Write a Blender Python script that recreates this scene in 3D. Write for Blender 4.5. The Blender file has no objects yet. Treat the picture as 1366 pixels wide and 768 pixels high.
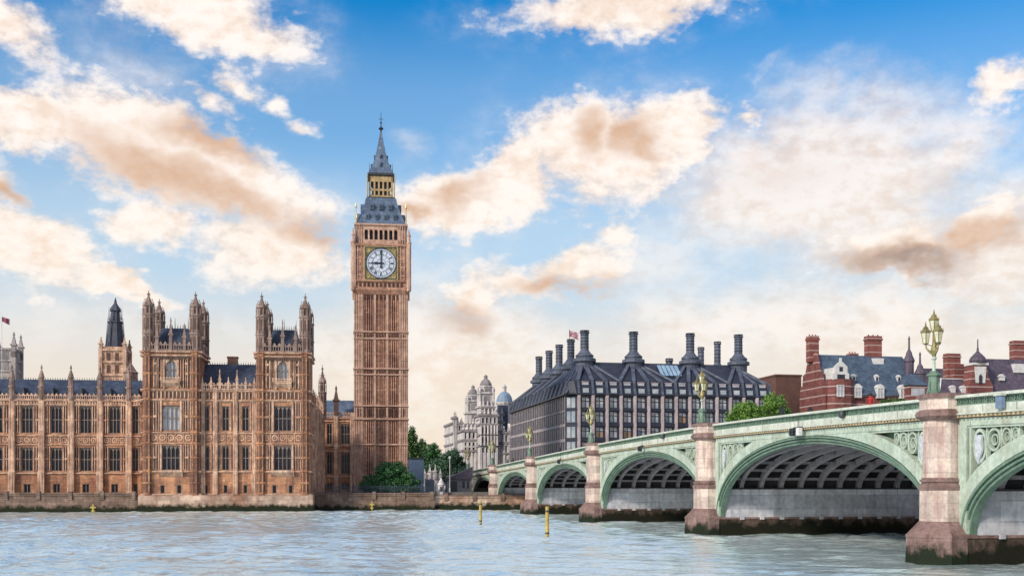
import bpy, bmesh, math, random
from mathutils import Matrix, Vector
R = math.radians
random.seed(7)
SC = bpy.context.scene
COL = SC.collection
# ------------------------------------------------------------------ camera
EYE = 4.6                      # metres above the water
cam_d = bpy.data.cameras.new('camera'); cam = bpy.data.objects.new('camera', cam_d); COL.objects.link(cam)
cam.location = (0, 0, EYE); cam.rotation_euler = (R(90), 0, 0)
cam_d.sensor_width = 36; cam_d.lens = 36*1500/1366; cam_d.shift_y = (648-384)/1366
cam_d.clip_start = 0.5; cam_d.clip_end = 20000
SC.camera = cam
# ------------------------------------------------------------------ exposure
SC.view_settings.view_transform = 'Standard'; SC.view_settings.look = 'None'
SC.view_settings.exposure = 0.0; SC.view_settings.gamma = 1.0
# ------------------------------------------------------------------ sun
SUN_AZ, SUN_EL = -134, 30        # from behind the camera's left shoulder (degrees from +Y, clockwise)
sd = bpy.data.lights.new('sun', 'SUN'); so = bpy.data.objects.new('sun', sd); COL.objects.link(so)
sd.energy = 3.9; sd.angle = R(9); sd.color = (1.0, 0.87, 0.74)
_d = Vector((math.sin(R(SUN_AZ))*math.cos(R(SUN_EL)), math.cos(R(SUN_AZ))*math.cos(R(SUN_EL)), math.sin(R(SUN_EL))))
so.rotation_euler = _d.to_track_quat('Z', 'Y').to_euler()
so.location = (0, 0, 300)
# ------------------------------------------------------------------ sky
BG = 0.12
def build_world():
    w = bpy.data.worlds.new('World'); SC.world = w; w.use_nodes = True
    nt = w.node_tree; N = nt.nodes; L = nt.links
    N.clear()
    out = N.new('ShaderNodeOutputWorld'); bg = N.new('ShaderNodeBackground'); L.new(bg.outputs[0], out.inputs[0])
    bg.inputs[1].default_value = BG
    def M(op, a, b=None, c=None, clamp=False):
        n = N.new('ShaderNodeMath'); n.operation = op; n.use_clamp = clamp
        for i, v in enumerate((a, b, c)):
            if v is None: continue
            if isinstance(v, (int, float)): n.inputs[i].default_value = v
            else: L.new(v, n.inputs[i])
        return n.outputs[0]
    def mix(f, a, b, mode='MIX'):
        n = N.new('ShaderNodeMix'); n.data_type = 'RGBA'; n.blend_type = mode; n.clamp_factor = True
        for i, v in ((0, f), (6, a), (7, b)):
            if isinstance(v, (int, float)): n.inputs[i].default_value = v
            elif isinstance(v, tuple): n.inputs[i].default_value = (v[0], v[1], v[2], 1)
            else: L.new(v, n.inputs[i])
        return n.outputs[2]
    sky = N.new('ShaderNodeTexSky'); sky.sky_type = 'NISHITA'; sky.sun_disc = False
    sky.sun_elevation = R(SUN_EL); sky.sun_rotation = R(SUN_AZ)
    sky.air_density = 1.0; sky.dust_density = 0.6; sky.ozone_density = 2.0
    tc = N.new('ShaderNodeTexCoord'); sep = N.new('ShaderNodeSeparateXYZ'); L.new(tc.outputs['Generated'], sep.inputs[0])
    az = M('ARCTAN2', sep.outputs[0], sep.outputs[1])          # radians from +Y
    el = M('ARCSINE', M('MINIMUM', M('MAXIMUM', sep.outputs[2], -1.0), 1.0))
    comb = N.new('ShaderNodeCombineXYZ'); L.new(az, comb.inputs[0]); L.new(M('MULTIPLY', el, 1.5), comb.inputs[1])
    def noise(scale, detail, rough, off=0.0, vec=None, dist=0.0):
        n = N.new('ShaderNodeTexNoise'); n.inputs['Scale'].default_value = scale; n.inputs['Detail'].default_value = detail
        n.inputs['Roughness'].default_value = rough; n.inputs['Distortion'].default_value = dist
        mp = N.new('ShaderNodeMapping'); mp.inputs['Location'].default_value = (off, off*1.7, off*.3)
        L.new(vec or comb.outputs[0], mp.inputs[0]); L.new(mp.outputs[0], n.inputs['Vector'])
        return n.outputs['Fac']
    # domain warp
    wa = M('MULTIPLY', M('SUBTRACT', noise(9, 4, .62, 3.1), .5), .105)
    wb = M('MULTIPLY', M('SUBTRACT', noise(9, 4, .62, 8.7), .5), .07)
    wc = M('MULTIPLY', M('SUBTRACT', noise(42, 3, .6, 5.7), .5), .02)
    U = M('ADD', M('ADD', az, wa), wc); V = M('ADD', M('ADD', el, wb), M('MULTIPLY', wc, -.9))
    def uv(px, py):
        u = math.atan((px-683)/1500); return u, math.atan((648-py)/1500*math.cos(u))
    def blob(px, py, wx, wy, tilt=0, amp=1.0):
        u0, v0 = uv(px, py); rx = wx*1.46/1500; ry = wy*1.46/1500; t = R(tilt)
        du = M('SUBTRACT', U, u0); dv = M('SUBTRACT', V, v0)
        a = M('MULTIPLY_ADD', du, math.cos(t)/rx, M('MULTIPLY', dv, math.sin(t)/rx))
        b = M('MULTIPLY_ADD', du, -math.sin(t)/ry, M('MULTIPLY', dv, math.cos(t)/ry))
        d2 = M('MULTIPLY_ADD', a, a, M('MULTIPLY', b, b))
        s = M('SUBTRACT', 1.0, M('SQRT', d2), clamp=False)
        return M('MULTIPLY', M('MAXIMUM', s, 0.0), amp)
    def total(lst):
        acc = None
        for b in lst:
            o = blob(*b); acc = o if acc is None else M('MAXIMUM', acc, o)
        return acc
    CR = [(265, 12, 125, 42, -8), (15, 45, 80, 38, -22, .8), (840, 10, 170, 34, 4), (805, 205, 135, 75, -2),
                   (905, 165, 60, 40), (690, 235, 60, 50), (610, 270, 85, 46, 8), (985, 155, 22, 20, 0, .6), (405, 150, 26, 15, -20, .5),
                   (315, 107, 42, 22, -10, .6), (380, 128, 22, 13, -20, .5), (285, 133, 58, 22, -22, .55), (1352, 115, 50, 26, 30, .7),
                   (210, 308, 66, 32, 0, .8), (15, 250, 44, 28, 0, .7), (30, 330, 95, 50, -12),
                   (80, 172, 125, 38, -4), (245, 215, 175, 66, -20), (360, 335, 95, 50, -8, .85), (150, 385, 70, 16),
                   (720, 372, 85, 34, 0, .7), (770, 345, 70, 30, 15, .7), (820, 310, 32, 32, 0, .6), (650, 400, 70, 40, 30, .7), (1190, 335, 120, 40, 0, .8), (1310, 300, 80, 40, 10, .8),
                   (770, 120, 24, 28, 60, .5)]
    crisp = total(CR)
    HALO = [(b[0], b[1], b[2]*1.45, b[3]*1.5, b[4] if len(b) > 4 else 0, .48*(b[5] if len(b) > 5 else 1)) for b in CR if b[2] > 30]
    soft = total(HALO+[(1090, 240, 225, 115, 4, 1.0), (1255, 215, 110, 50, 20, .7), (1180, 320, 200, 70, 0, .8), (1330, 330, 130, 90, 0, .9),
                  (850, 360, 230, 80, 0, .45), (950, 430, 350, 90, 0, .55), (330, 300, 200, 90, -25, .45),
                  (210, 95, 150, 60, -25, .40), (60, 360, 160, 70, 0, .4), (600, 470, 260, 120, 0, .7), (1150, 430, 320, 100, 0, .65),
                  (200, 430, 300, 60, 0, .4), (1000, 110, 70, 14, 35, .3), (540, 185, 60, 28, 0, .35), (1200, 140, 60, 20, 30, .3)])
    n1 = noise(13, 8, .62, 1.3); n2 = noise(4.5, 6, .6, 11.0); n3 = noise(60, 4, .6, 2.0)
    nn = M('MULTIPLY_ADD', M('SUBTRACT', n1, .5), 1.9, M('MULTIPLY', M('SUBTRACT', n3, .5), 1.1))
    inside = M('GREATER_THAN', crisp, 0.0001)
    dc = M('ADD', crisp, M('MULTIPLY', nn, M('MULTIPLY', M('MINIMUM', M('MULTIPLY', crisp, 6.0), 1.0), .52)))
    def sstep(v, a, b):
        n = N.new('ShaderNodeMapRange'); n.interpolation_type = 'SMOOTHERSTEP'; L.new(v, n.inputs[0])
        n.inputs[1].default_value = a; n.inputs[2].default_value = b; return n.outputs[0]
    ac = sstep(dc, .05, .62)
    ds = M('ADD', soft, M('MULTIPLY', M('MULTIPLY', M('SUBTRACT', n1, .5), .75), M('MINIMUM', M('MULTIPLY', soft, 6.0), 1.0)))
    as_ = M('MULTIPLY', sstep(ds, 0.02, .80), .88, clamp=True)
    # generic cloud field everywhere else in the sky
    away = M('SMOOTH_MIN', M('MULTIPLY', M('MAXIMUM', M('SUBTRACT', M('ABSOLUTE', az), .47), 0), 6.0), 1.0, .2)
    high = M('MULTIPLY', M('MAXIMUM', M('SUBTRACT', el, .44), 0), 6.0, clamp=True)
    gen = M('MULTIPLY', M('MULTIPLY', M('MAXIMUM', M('SUBTRACT', n2, .47), 0), 9.0, clamp=True), M('MAXIMUM', away, high), clamp=True)
    alpha = M('MAXIMUM', M('MAXIMUM', ac, as_), gen, clamp=True)
    k = 1/BG
    def C(r, g, b): return (r*k, g*k, b*k)
    # clear sky: nishita, deepened towards the zenith, pale and warm near the horizon
    gam = N.new('ShaderNodeGamma'); gam.inputs[1].default_value = 1.0
    hs = N.new('ShaderNodeHueSaturation'); hs.inputs['Saturation'].default_value = SKY_SAT; hs.inputs['Value'].default_value = SKY_VAL
    L.new(sky.outputs[0], hs.inputs['Color'])
    base = mix(1.0, hs.outputs[0], SKY_TINT, 'MULTIPLY')
    def ramp(fac, stops):
        r = N.new('ShaderNodeValToRGB'); r.color_ramp.interpolation = 'EASE'
        L.new(fac, r.inputs[0]); e = r.color_ramp.elements
        while len(e) < len(stops): e.new(.5)
        for i, (p, v) in enumerate(stops):
            e[i].position = p; e[i].color = (v, v, v, 1) if not isinstance(v, tuple) else (*v, 1)
        return r.outputs[0]
    eln = M('MULTIPLY', el, 2.0, clamp=True)         # 0..0.5 rad
    haze_f = ramp(eln, [(0, .97), (.18, .93), (.42, .72), (.62, .28), (.84, .0)])
    haze_c = mix(ramp(eln, [(0, 0.0), (.16, .22), (.42, 1.0)]), C(1.0, .79, .61), C(.66, .765, .85))
    clear = mix(haze_f, base, haze_c)
    # cloud colour: cream edges, peach body, brown-orange bellies
    shade = total([(375, 0, 1, 1, 0, 0.0), (285, 185, 60, 22, -12), (225, 235, 110, 34, -22), (290, 262, 80, 26, -15), (400, 310, 60, 26, -10),
                   (800, 180, 32, 38, -50), (860, 190, 40, 26, 20), (625, 262, 34, 26, 30), (760, 372, 48, 18), (620, 432, 50, 26, 0),
                   (1205, 345, 80, 22, 0, 1.1), (1310, 312, 80, 22, 8), (10, 255, 46, 14), (565, 280, 30, 16), (1240, 240, 50, 12, 0, .4), (1050, 230, 90, 40, 0, .3)])
    sh = M('MULTIPLY', M('MAXIMUM', M('ADD', shade, M('MULTIPLY', nn, M('MULTIPLY', M('MINIMUM', M('MULTIPLY', shade, 5.0), 1.0), .4))), 0), 1.0, clamp=True)
    lump = ramp(M('MULTIPLY_ADD', n3, .45, M('MULTIPLY', n1, .55)), [(.38, 0.0), (.58, 1.0)])
    lit = mix(lump, C(.93, .76, .64), C(1.06, .97, .91))
    low = ramp(eln, [(0, 0.0), (.3, .6), (.6, 1.0)])
    lit = mix(low, mix(lump, C(.96, .80, .64), C(1.0, .92, .82)), lit)
    cl = mix(M('MULTIPLY', M('MULTIPLY', sstep(sh, -.05, .95), ramp(n1, [(.34, 1.0), (.66, .62)])), 1.0), lit, C(.70, .44, .29))
    g1 = blob(1200, 348, 70, 16); cl = mix(M('MULTIPLY', g1, .8, clamp=True), cl, C(.33, .27, .26))
    col = mix(alpha, clear, cl)
    # the part of the sky below the horizon is never seen
    L.new(col, bg.inputs[0])
SKY_SAT, SKY_VAL, SKY_TINT = 1.35, 1.0, (.0, 1.18, 1.42)
build_world()

# ------------------------------------------------------------------ materials
MATS = {}
def nodes_of(name):
    m = bpy.data.materials.new(name); m.use_nodes = True
    nt = m.node_tree; return m, nt, nt.nodes, nt.links, nt.nodes['Principled BSDF']
def mat(name, c1, c2=None, scale=1.0, rough=.7, bump=0.0, metal=0.0, streak=0.0, c3=None, spec=.5, band=None, detail=6, tide=None, blocks=None, fine=3.0):
    """procedural: two tones by fractal noise, optional vertical weather streaks (c3), masonry blocks, bands, tide line"""
    if name in MATS: return MATS[name]
    m, nt, N, L, P = nodes_of(name)
    tc = N.new('ShaderNodeTexCoord'); src = tc.outputs['Object']
    def noise(sc, vec=None, det=detail, sx=1, sy=1, sz=1, ro=.6):
        mp = N.new('ShaderNodeMapping'); mp.inputs['Scale'].default_value = (sx, sy, sz); L.new(vec or src, mp.inputs[0])
        n = N.new('ShaderNodeTexNoise'); n.inputs['Scale'].default_value = sc; n.inputs['Detail'].default_value = det
        n.inputs['Roughness'].default_value = ro; L.new(mp.outputs[0], n.inputs['Vector']); return n.outputs['Fac']
    def ramp(f, a, b, lo, hi):
        r = N.new('ShaderNodeValToRGB'); L.new(f, r.inputs[0]); e = r.color_ramp.elements
        e[0].position = lo; e[1].position = hi; e[0].color = (*a, 1); e[1].color = (*b, 1); return r.outputs[0]
    def mix(f, a, b, mode='MIX'):
        n = N.new('ShaderNodeMix'); n.data_type = 'RGBA'; n.blend_type = mode
        for i, v in ((0, f), (6, a), (7, b)):
            if isinstance(v, (int, float)): n.inputs[i].default_value = v
            elif isinstance(v, tuple): n.inputs[i].default_value = (*v, 1)
            else: L.new(v, n.inputs[i])
        return n.outputs[2]
    c2 = c2 or tuple(x*.8 for x in c1)
    f1 = noise(scale)
    col = ramp(f1, c1, c2, .36, .64)
    f2 = noise(scale*7*fine/3, det=3)
    col = mix(.75, col, ramp(f2, (.72, .72, .72), (1.22, 1.22, 1.22), .3, .7), 'MULTIPLY')
    hgt = f2
    if blocks:
        bw, bh, mc = blocks
        sp = N.new('ShaderNodeSeparateXYZ'); L.new(src, sp.inputs[0])
        ad = N.new('ShaderNodeMath'); ad.operation = 'ADD'; L.new(sp.outputs[0], ad.inputs[0]); L.new(sp.outputs[1], ad.inputs[1])
        cb = N.new('ShaderNodeCombineXYZ'); L.new(ad.outputs[0], cb.inputs[0]); L.new(sp.outputs[2], cb.inputs[1])
        br = N.new('ShaderNodeTexBrick'); L.new(cb.outputs[0], br.inputs['Vector'])
        br.inputs['Scale'].default_value = 1; br.inputs['Brick Width'].default_value = bw; br.inputs['Row Height'].default_value = bh
        br.inputs['Mortar Size'].default_value = min(bw, bh)*.05; br.inputs['Mortar Smooth'].default_value = .3
        br.inputs['Color1'].default_value = (.70, .69, .68, 1); br.inputs['Color2'].default_value = (1.18, 1.14, 1.10, 1)
        br.inputs['Mortar'].default_value = (mc, mc, mc, 1)
        col = mix(.9, col, br.outputs['Color'], 'MULTIPLY')
    if streak:
        f3 = noise(scale*2.2, sx=1.6, sy=1.6, sz=.16, det=5)
        r3 = ramp(f3, (0, 0, 0), (1, 1, 1), .48, .70)
        n = N.new('ShaderNodeMath'); n.operation = 'MULTIPLY'; L.new(r3, n.inputs[0]); n.inputs[1].default_value = streak
        col = mix(n.outputs[0], col, c3 or tuple(x*.35 for x in c1))
    if band:
        per, frac, bc = band
        sp = N.new('ShaderNodeSeparateXYZ'); L.new(src, sp.inputs[0])
        a = N.new('ShaderNodeMath'); a.operation = 'DIVIDE'; L.new(sp.outputs[2], a.inputs[0]); a.inputs[1].default_value = per
        b = N.new('ShaderNodeMath'); b.operation = 'FRACT'; L.new(a.outputs[0], b.inputs[0])
        c = N.new('ShaderNodeMath'); c.operation = 'LESS_THAN'; L.new(b.outputs[0], c.inputs[0]); c.inputs[1].default_value = frac
        col = mix(c.outputs[0], col, bc)
    if tide:                                   # weed growing up to a ragged tide line (object z = world z)
        zt, tcol = tide
        geo = N.new('ShaderNodeNewGeometry'); sp = N.new('ShaderNodeSeparateXYZ'); L.new(geo.outputs['Position'], sp.inputs[0])
        nz = noise(.8, sx=1, sy=1, sz=.8, det=7, ro=.72)
        a = N.new('ShaderNodeMath'); a.operation = 'MULTIPLY_ADD'; L.new(nz, a.inputs[0]); a.inputs[1].default_value = 3.0; a.inputs[2].default_value = zt-1.5
        b = N.new('ShaderNodeMath'); b.operation = 'SUBTRACT'; L.new(a.outputs[0], b.inputs[0]); L.new(sp.outputs[2], b.inputs[1])
        c = N.new('ShaderNodeMath'); c.operation = 'MULTIPLY'; c.use_clamp = True; L.new(b.outputs[0], c.inputs[0]); c.inputs[1].default_value = 1.6
        col = mix(c.outputs[0], col, mix(f2, tcol, tuple(x*2.2 for x in tcol)))
    L.new(col, P.inputs['Base Color'])
    P.inputs['Roughness'].default_value = rough; P.inputs['Metallic'].default_value = metal
    P.inputs['Specular IOR Level'].default_value = .12 if tide else spec
    if bump:
        b = N.new('ShaderNodeBump'); b.inputs['Strength'].default_value = bump; b.inputs['Distance'].default_value = .08
        L.new(hgt, b.inputs['Height']); L.new(b.outputs[0], P.inputs['Normal'])
    MATS[name] = m; return m

STONE = mat('honey_limestone', (.56, .285, .155), (.27, .12, .075), .28, .85, .5, streak=.75, c3=(.10, .05, .045), blocks=(1.1, .45, .62))
STONE_L = mat('pale_limestone_trim', (.72, .475, .335), (.37, .215, .15), .7, .85, .35, streak=.85, c3=(.15, .085, .07))
STONE_D = mat('soot_and_shade_limestone', (.15, .08, .06), (.08, .045, .035), .5, .9, .4, streak=.5, c3=(.06, .035, .035))  # dark limestone copy: recess shade put into the colour, along with soot
TURRET = mat('weathered_turret_stone', (.36, .25, .21), (.19, .125, .105), .6, .9, .4, streak=.6, c3=(.07, .05, .05))
TOWER = mat('clock_tower_stone', (.58, .32, .22), (.31, .155, .11), .22, .85, .5, streak=.7, c3=(.12, .06, .05), blocks=(1.0, .42, .62))
TOWER_L = mat('clock_tower_trim', (.60, .395, .295), (.38, .225, .165), .5, .85, .3, streak=.5, c3=(.16, .09, .08))
TOWER_D = mat('clock_tower_recess_shade', (.09, .042, .034), (.05, .026, .022), .4, .9, .3)  # groove shade put into the colour, far darker than the shaft stone
SLATE = mat('blue_slate', (.06, .085, .14), (.025, .036, .07), .5, .55, .4, streak=.3, c3=(.015, .02, .035), blocks=(.5, .35, .6))
IRONROOF = mat('grey_blue_iron_roof', (.13, .19, .29), (.08, .115, .19), .4, .5, .3, blocks=(.8, .9, .45))
GOLD = mat('gilded_metal', (.56, .44, .20), (.30, .22, .09), 1.2, .4, .2, metal=.55)
GILTSTONE = mat('gilded_stone', (.50, .36, .18), (.30, .20, .10), .8, .6, .2)
IRON = mat('dark_iron', (.025, .028, .035), (.04, .045, .055), 2, .5)
DIAL = mat('opal_dial_glass', (.62, .68, .78), (.56, .62, .72), 1, .3)
HAND = mat('dark_blue_hands', (.012, .018, .05), (.015, .02, .05), 1, .4)
GREENP = mat('pale_green_bridge_paint', (.46, .53, .45), (.34, .41, .335), .5, .5, .12, streak=.6, c3=(.29, .26, .18))
GREENM = mat('mid_green_bridge_paint', (.16, .24, .18), (.10, .165, .12), .8, .5, .12, streak=.5, c3=(.05, .08, .06))
GREEND = mat('dark_green_tracery_shade', (.07, .12, .09), (.045, .08, .06), .8, .6, .1)  # shade seen through the spandrel openings, put into a dark green
CREAM = mat('cream_bridge_paint', (.58, .60, .53), (.44, .46, .39), .6, .5, .1, streak=.4, c3=(.25, .24, .18))
GRANITE = mat('pink_granite', (.60, .50, .45), (.43, .33, .29), .7, .75, .3, streak=.65, c3=(.27, .12, .11), blocks=(3.0, .9, .75))
GRANITE_R = mat('red_stained_granite', (.28, .185, .17), (.16, .10, .09), .8, .75, .3, streak=.6, c3=(.07, .035, .035), tide=(1.25, (.008, .011, .006)))
PIERWALL = mat('pale_grey_pier_wall', (.60, .60, .67), (.48, .48, .54), .35, .8, .2, streak=.55, c3=(.20, .19, .21), blocks=(4.2, 1.25, .7), tide=(1.15, (.012, .016, .008)))
WEEDWALL = mat('weedy_pier_base', (.17, .11, .09), (.08, .055, .045), .6, .9, .5, streak=.8, c3=(.03, .03, .02), tide=(1.6, (.009, .009, .006)))
RIBM = mat('grey_mauve_rib_paint', (.30, .27, .29), (.19, .17, .19), .7, .7, .1, streak=.4, c3=(.10, .09, .10))
UNDER = mat('dark_under_deck', (.05, .045, .052), (.03, .028, .033), .7, .9)  # one even near-black tone for deck, webs and pier cores
RIVERWALL = mat('river_wall_granite', (.26, .18, .145), (.15, .10, .08), .35, .85, .5, streak=.7, c3=(.08, .055, .045), blocks=(1.8, .6, .6), tide=(1.3, (.010, .012, .006)))
RIVERWALL_P = mat('pale_patchy_river_wall', (.62, .47, .38), (.30, .17, .12), .22, .85, .5, streak=.5, c3=(.12, .07, .05), blocks=(1.8, .7, .7), tide=(1.55, (.010, .012, .006)))
BRONZE = mat('dark_bronze_cladding', (.030, .036, .062), (.015, .019, .036), .6, .45, .2)
BRONZE_R = mat('dark_bronze_roof', (.105, .128, .185), (.065, .08, .12), .5, .55, .3, blocks=(1.3, .7, .5))
PINKST = mat('pink_sandstone_pier', (.52, .44, .45), (.38, .31, .32), .6, .8, .2)
WHITEST = mat('portland_stone', (.68, .63, .61), (.48, .44, .43), .35, .85, .3, streak=.7, c3=(.17, .15, .17))
WHITEST_D = mat('sooty_portland_stone', (.30, .26, .27), (.18, .16, .17), .5, .85, .3)
COPPER = mat('pale_blue_lead_dome', (.22, .31, .42), (.14, .21, .30), 1, .5)
BRICKB = mat('red_brick_with_white_bands', (.235, .078, .068), (.14, .048, .045), .5, .8, .3, band=(2.3, .13, (.42, .31, .29)), blocks=(.6, .3, .7))
BRICK = mat('red_brick', (.30, .06, .055), (.2, .045, .045), .5, .8, .3, blocks=(.6, .3, .7))
BRICKCH = mat('chimney_brick_bands', (.25, .08, .065), (.15, .05, .043), .5, .8, .3, band=(1.9, .14, (.40, .28, .25)))
BROWNB = mat('brown_brick', (.16, .075, .055), (.11, .055, .045), .4, .85, .3)
SHAWSLATE = mat('blue_grey_roof_slate', (.085, .13, .20), (.05, .075, .12), .5, .6, .3, blocks=(.6, .4, .6))
PURPSLATE = mat('purple_grey_roof_slate', (.12, .095, .135), (.07, .055, .085), .5, .6, .3, blocks=(.6, .4, .6))
WHITEP = mat('white_painted_trim', (.70, .68, .66), (.55, .53, .52), 1, .6)
YELLOW = mat('weathered_yellow_paint', (.50, .36, .09), (.34, .25, .08), 1.5, .6, .2, tide=(.25, (.03, .03, .01)))
HUTM = mat('blue_grey_panel', (.17, .23, .33), (.13, .18, .27), .8, .5)
BARK = mat('bark', (.09, .06, .04), (.05, .035, .025), 2, .9, .5)
ASPHALT = mat('asphalt', (.05, .05, .052), (.04, .04, .042), 1, .9, .2)
PAVING = mat('grey_paving', (.18, .17, .16), (.13, .12, .115), .5, .85, .2, blocks=(1, 1, .7))
RED = mat('red_bus_paint', (.55, .02, .02), (.45, .015, .015), 1, .4)
def glass(name, c1, c2, sc=.35, rough=.12):
    m = mat(name, c1, c2, sc, rough, 0, spec=.8, fine=1.0); return m
GLASS = mat('dark_leaded_glass', (.012, .013, .02), (.045, .048, .065), .5, .25, 0, spec=.35, fine=1.0)
GLASS_P = glass('pale_blind_glass', (.46, .46, .50), (.30, .31, .36))
GLASS_B = glass('office_glass', (.24, .30, .36), (.50, .53, .54), .25)
GLASS_F = glass('grey_flank_glass', (.30, .31, .35), (.20, .21, .26))
GLASS_W = glass('warm_reflection_tint_glass', (.42, .25, .15), (.22, .14, .11), .3)  # orange base colour paints the warm glow reflected by the panes
LANT = glass('straw_lantern_glass', (.62, .60, .44), (.50, .48, .34), 2)
def leafmat(name, c1, c2):
    if name in MATS: return MATS[name]
    m, nt, N, L, P = nodes_of(name)
    tc = N.new('ShaderNodeTexCoord'); n = N.new('ShaderNodeTexNoise'); n.inputs['Scale'].default_value = .9; n.inputs['Detail'].default_value = 4
    L.new(tc.outputs['Object'], n.inputs['Vector'])
    oi = N.new('ShaderNodeNewGeometry')
    r = N.new('ShaderNodeValToRGB'); L.new(n.outputs['Fac'], r.inputs[0]); e = r.color_ramp.elements
    e[0].position = .35; e[1].position = .65; e[0].color = (*c1, 1); e[1].color = (*c2, 1)
    hs = N.new('ShaderNodeHueSaturation'); L.new(r.outputs[0], hs.inputs['Color'])
    mm = N.new('ShaderNodeMath'); mm.operation = 'MULTIPLY_ADD'; L.new(oi.outputs['Random Per Island'], mm.inputs[0]); mm.inputs[1].default_value = .9; mm.inputs[2].default_value = .55
    L.new(mm.outputs[0], hs.inputs['Value'])
    L.new(hs.outputs[0], P.inputs['Base Color']); P.inputs['Roughness'].default_value = .55
    P.inputs['Transmission Weight'].default_value = 0
    MATS[name] = m; return m
LEAF_D = leafmat('deep_green_leaves', (.016, .070, .020), (.045, .15, .035))
LEAF_M = leafmat('mid_green_leaves', (.030, .085, .020), (.085, .17, .035))
LEAF_B = leafmat('bright_green_leaves', (.06, .15, .02), (.17, .30, .04))
LEAF_G = leafmat('blue_green_leaves', (.022, .065, .035), (.05, .12, .055))
def water_mat():
    m, nt, N, L, P = nodes_of('river_water')
    tc = N.new('ShaderNodeTexCoord')
    def nz(sc, sx, sy, det, ro=.6, off=0, rot=0):
        mp = N.new('ShaderNodeMapping'); mp.inputs['Scale'].default_value = (sx, sy, 1); mp.inputs['Location'].default_value = (off, off, 0)
        mp.inputs['Rotation'].default_value = (0, 0, rot)
        L.new(tc.outputs['Object'], mp.inputs[0])
        n = N.new('ShaderNodeTexNoise'); n.inputs['Scale'].default_value = sc; n.inputs['Detail'].default_value = det; n.inputs['Roughness'].default_value = ro
        L.new(mp.outputs[0], n.inputs['Vector']); return n.outputs['Fac']
    a = nz(.9, .55, 1.0, 6, .6); b = nz(.16, .6, 1.0, 4, .55, 9, .3); c = nz(3.2, .7, 1, 3, .6, 4)
    def M(op, x, y, z=None):
        n = N.new('ShaderNodeMath'); n.operation = op
        for i, v in enumerate((x, y, z)):
            if v is None: continue
            if isinstance(v, (int, float)): n.inputs[i].default_value = v
            else: L.new(v, n.inputs[i])
        return n.outputs[0]
    h = M('ADD', M('MULTIPLY', a, .9), M('ADD', M('MULTIPLY', b, 1.6), M('MULTIPLY', c, .42)))
    bp = N.new('ShaderNodeBump'); bp.inputs['Strength'].default_value = 1.0; bp.inputs['Distance'].default_value = WAVE
    L.new(h, bp.inputs['Height']); L.new(bp.outputs[0], P.inputs['Normal'])
    r = N.new('ShaderNodeValToRGB'); L.new(nz(.05, .5, 1, 5), r.inputs[0]); e = r.color_ramp.elements
    e[0].position = .3; e[1].position = .6; e[0].color = (.68, .84, .84, 1); e[1].color = (.86, 1, 1, 1)
    L.new(r.outputs[0], P.inputs['Base Color']); P.inputs['Roughness'].default_value = .12; P.inputs['IOR'].default_value = 1.6; P.inputs['Metallic'].default_value = .64
    P.inputs['Specular IOR Level'].default_value = .5
    return m
WAVE = .13
WATER = water_mat()

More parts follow.
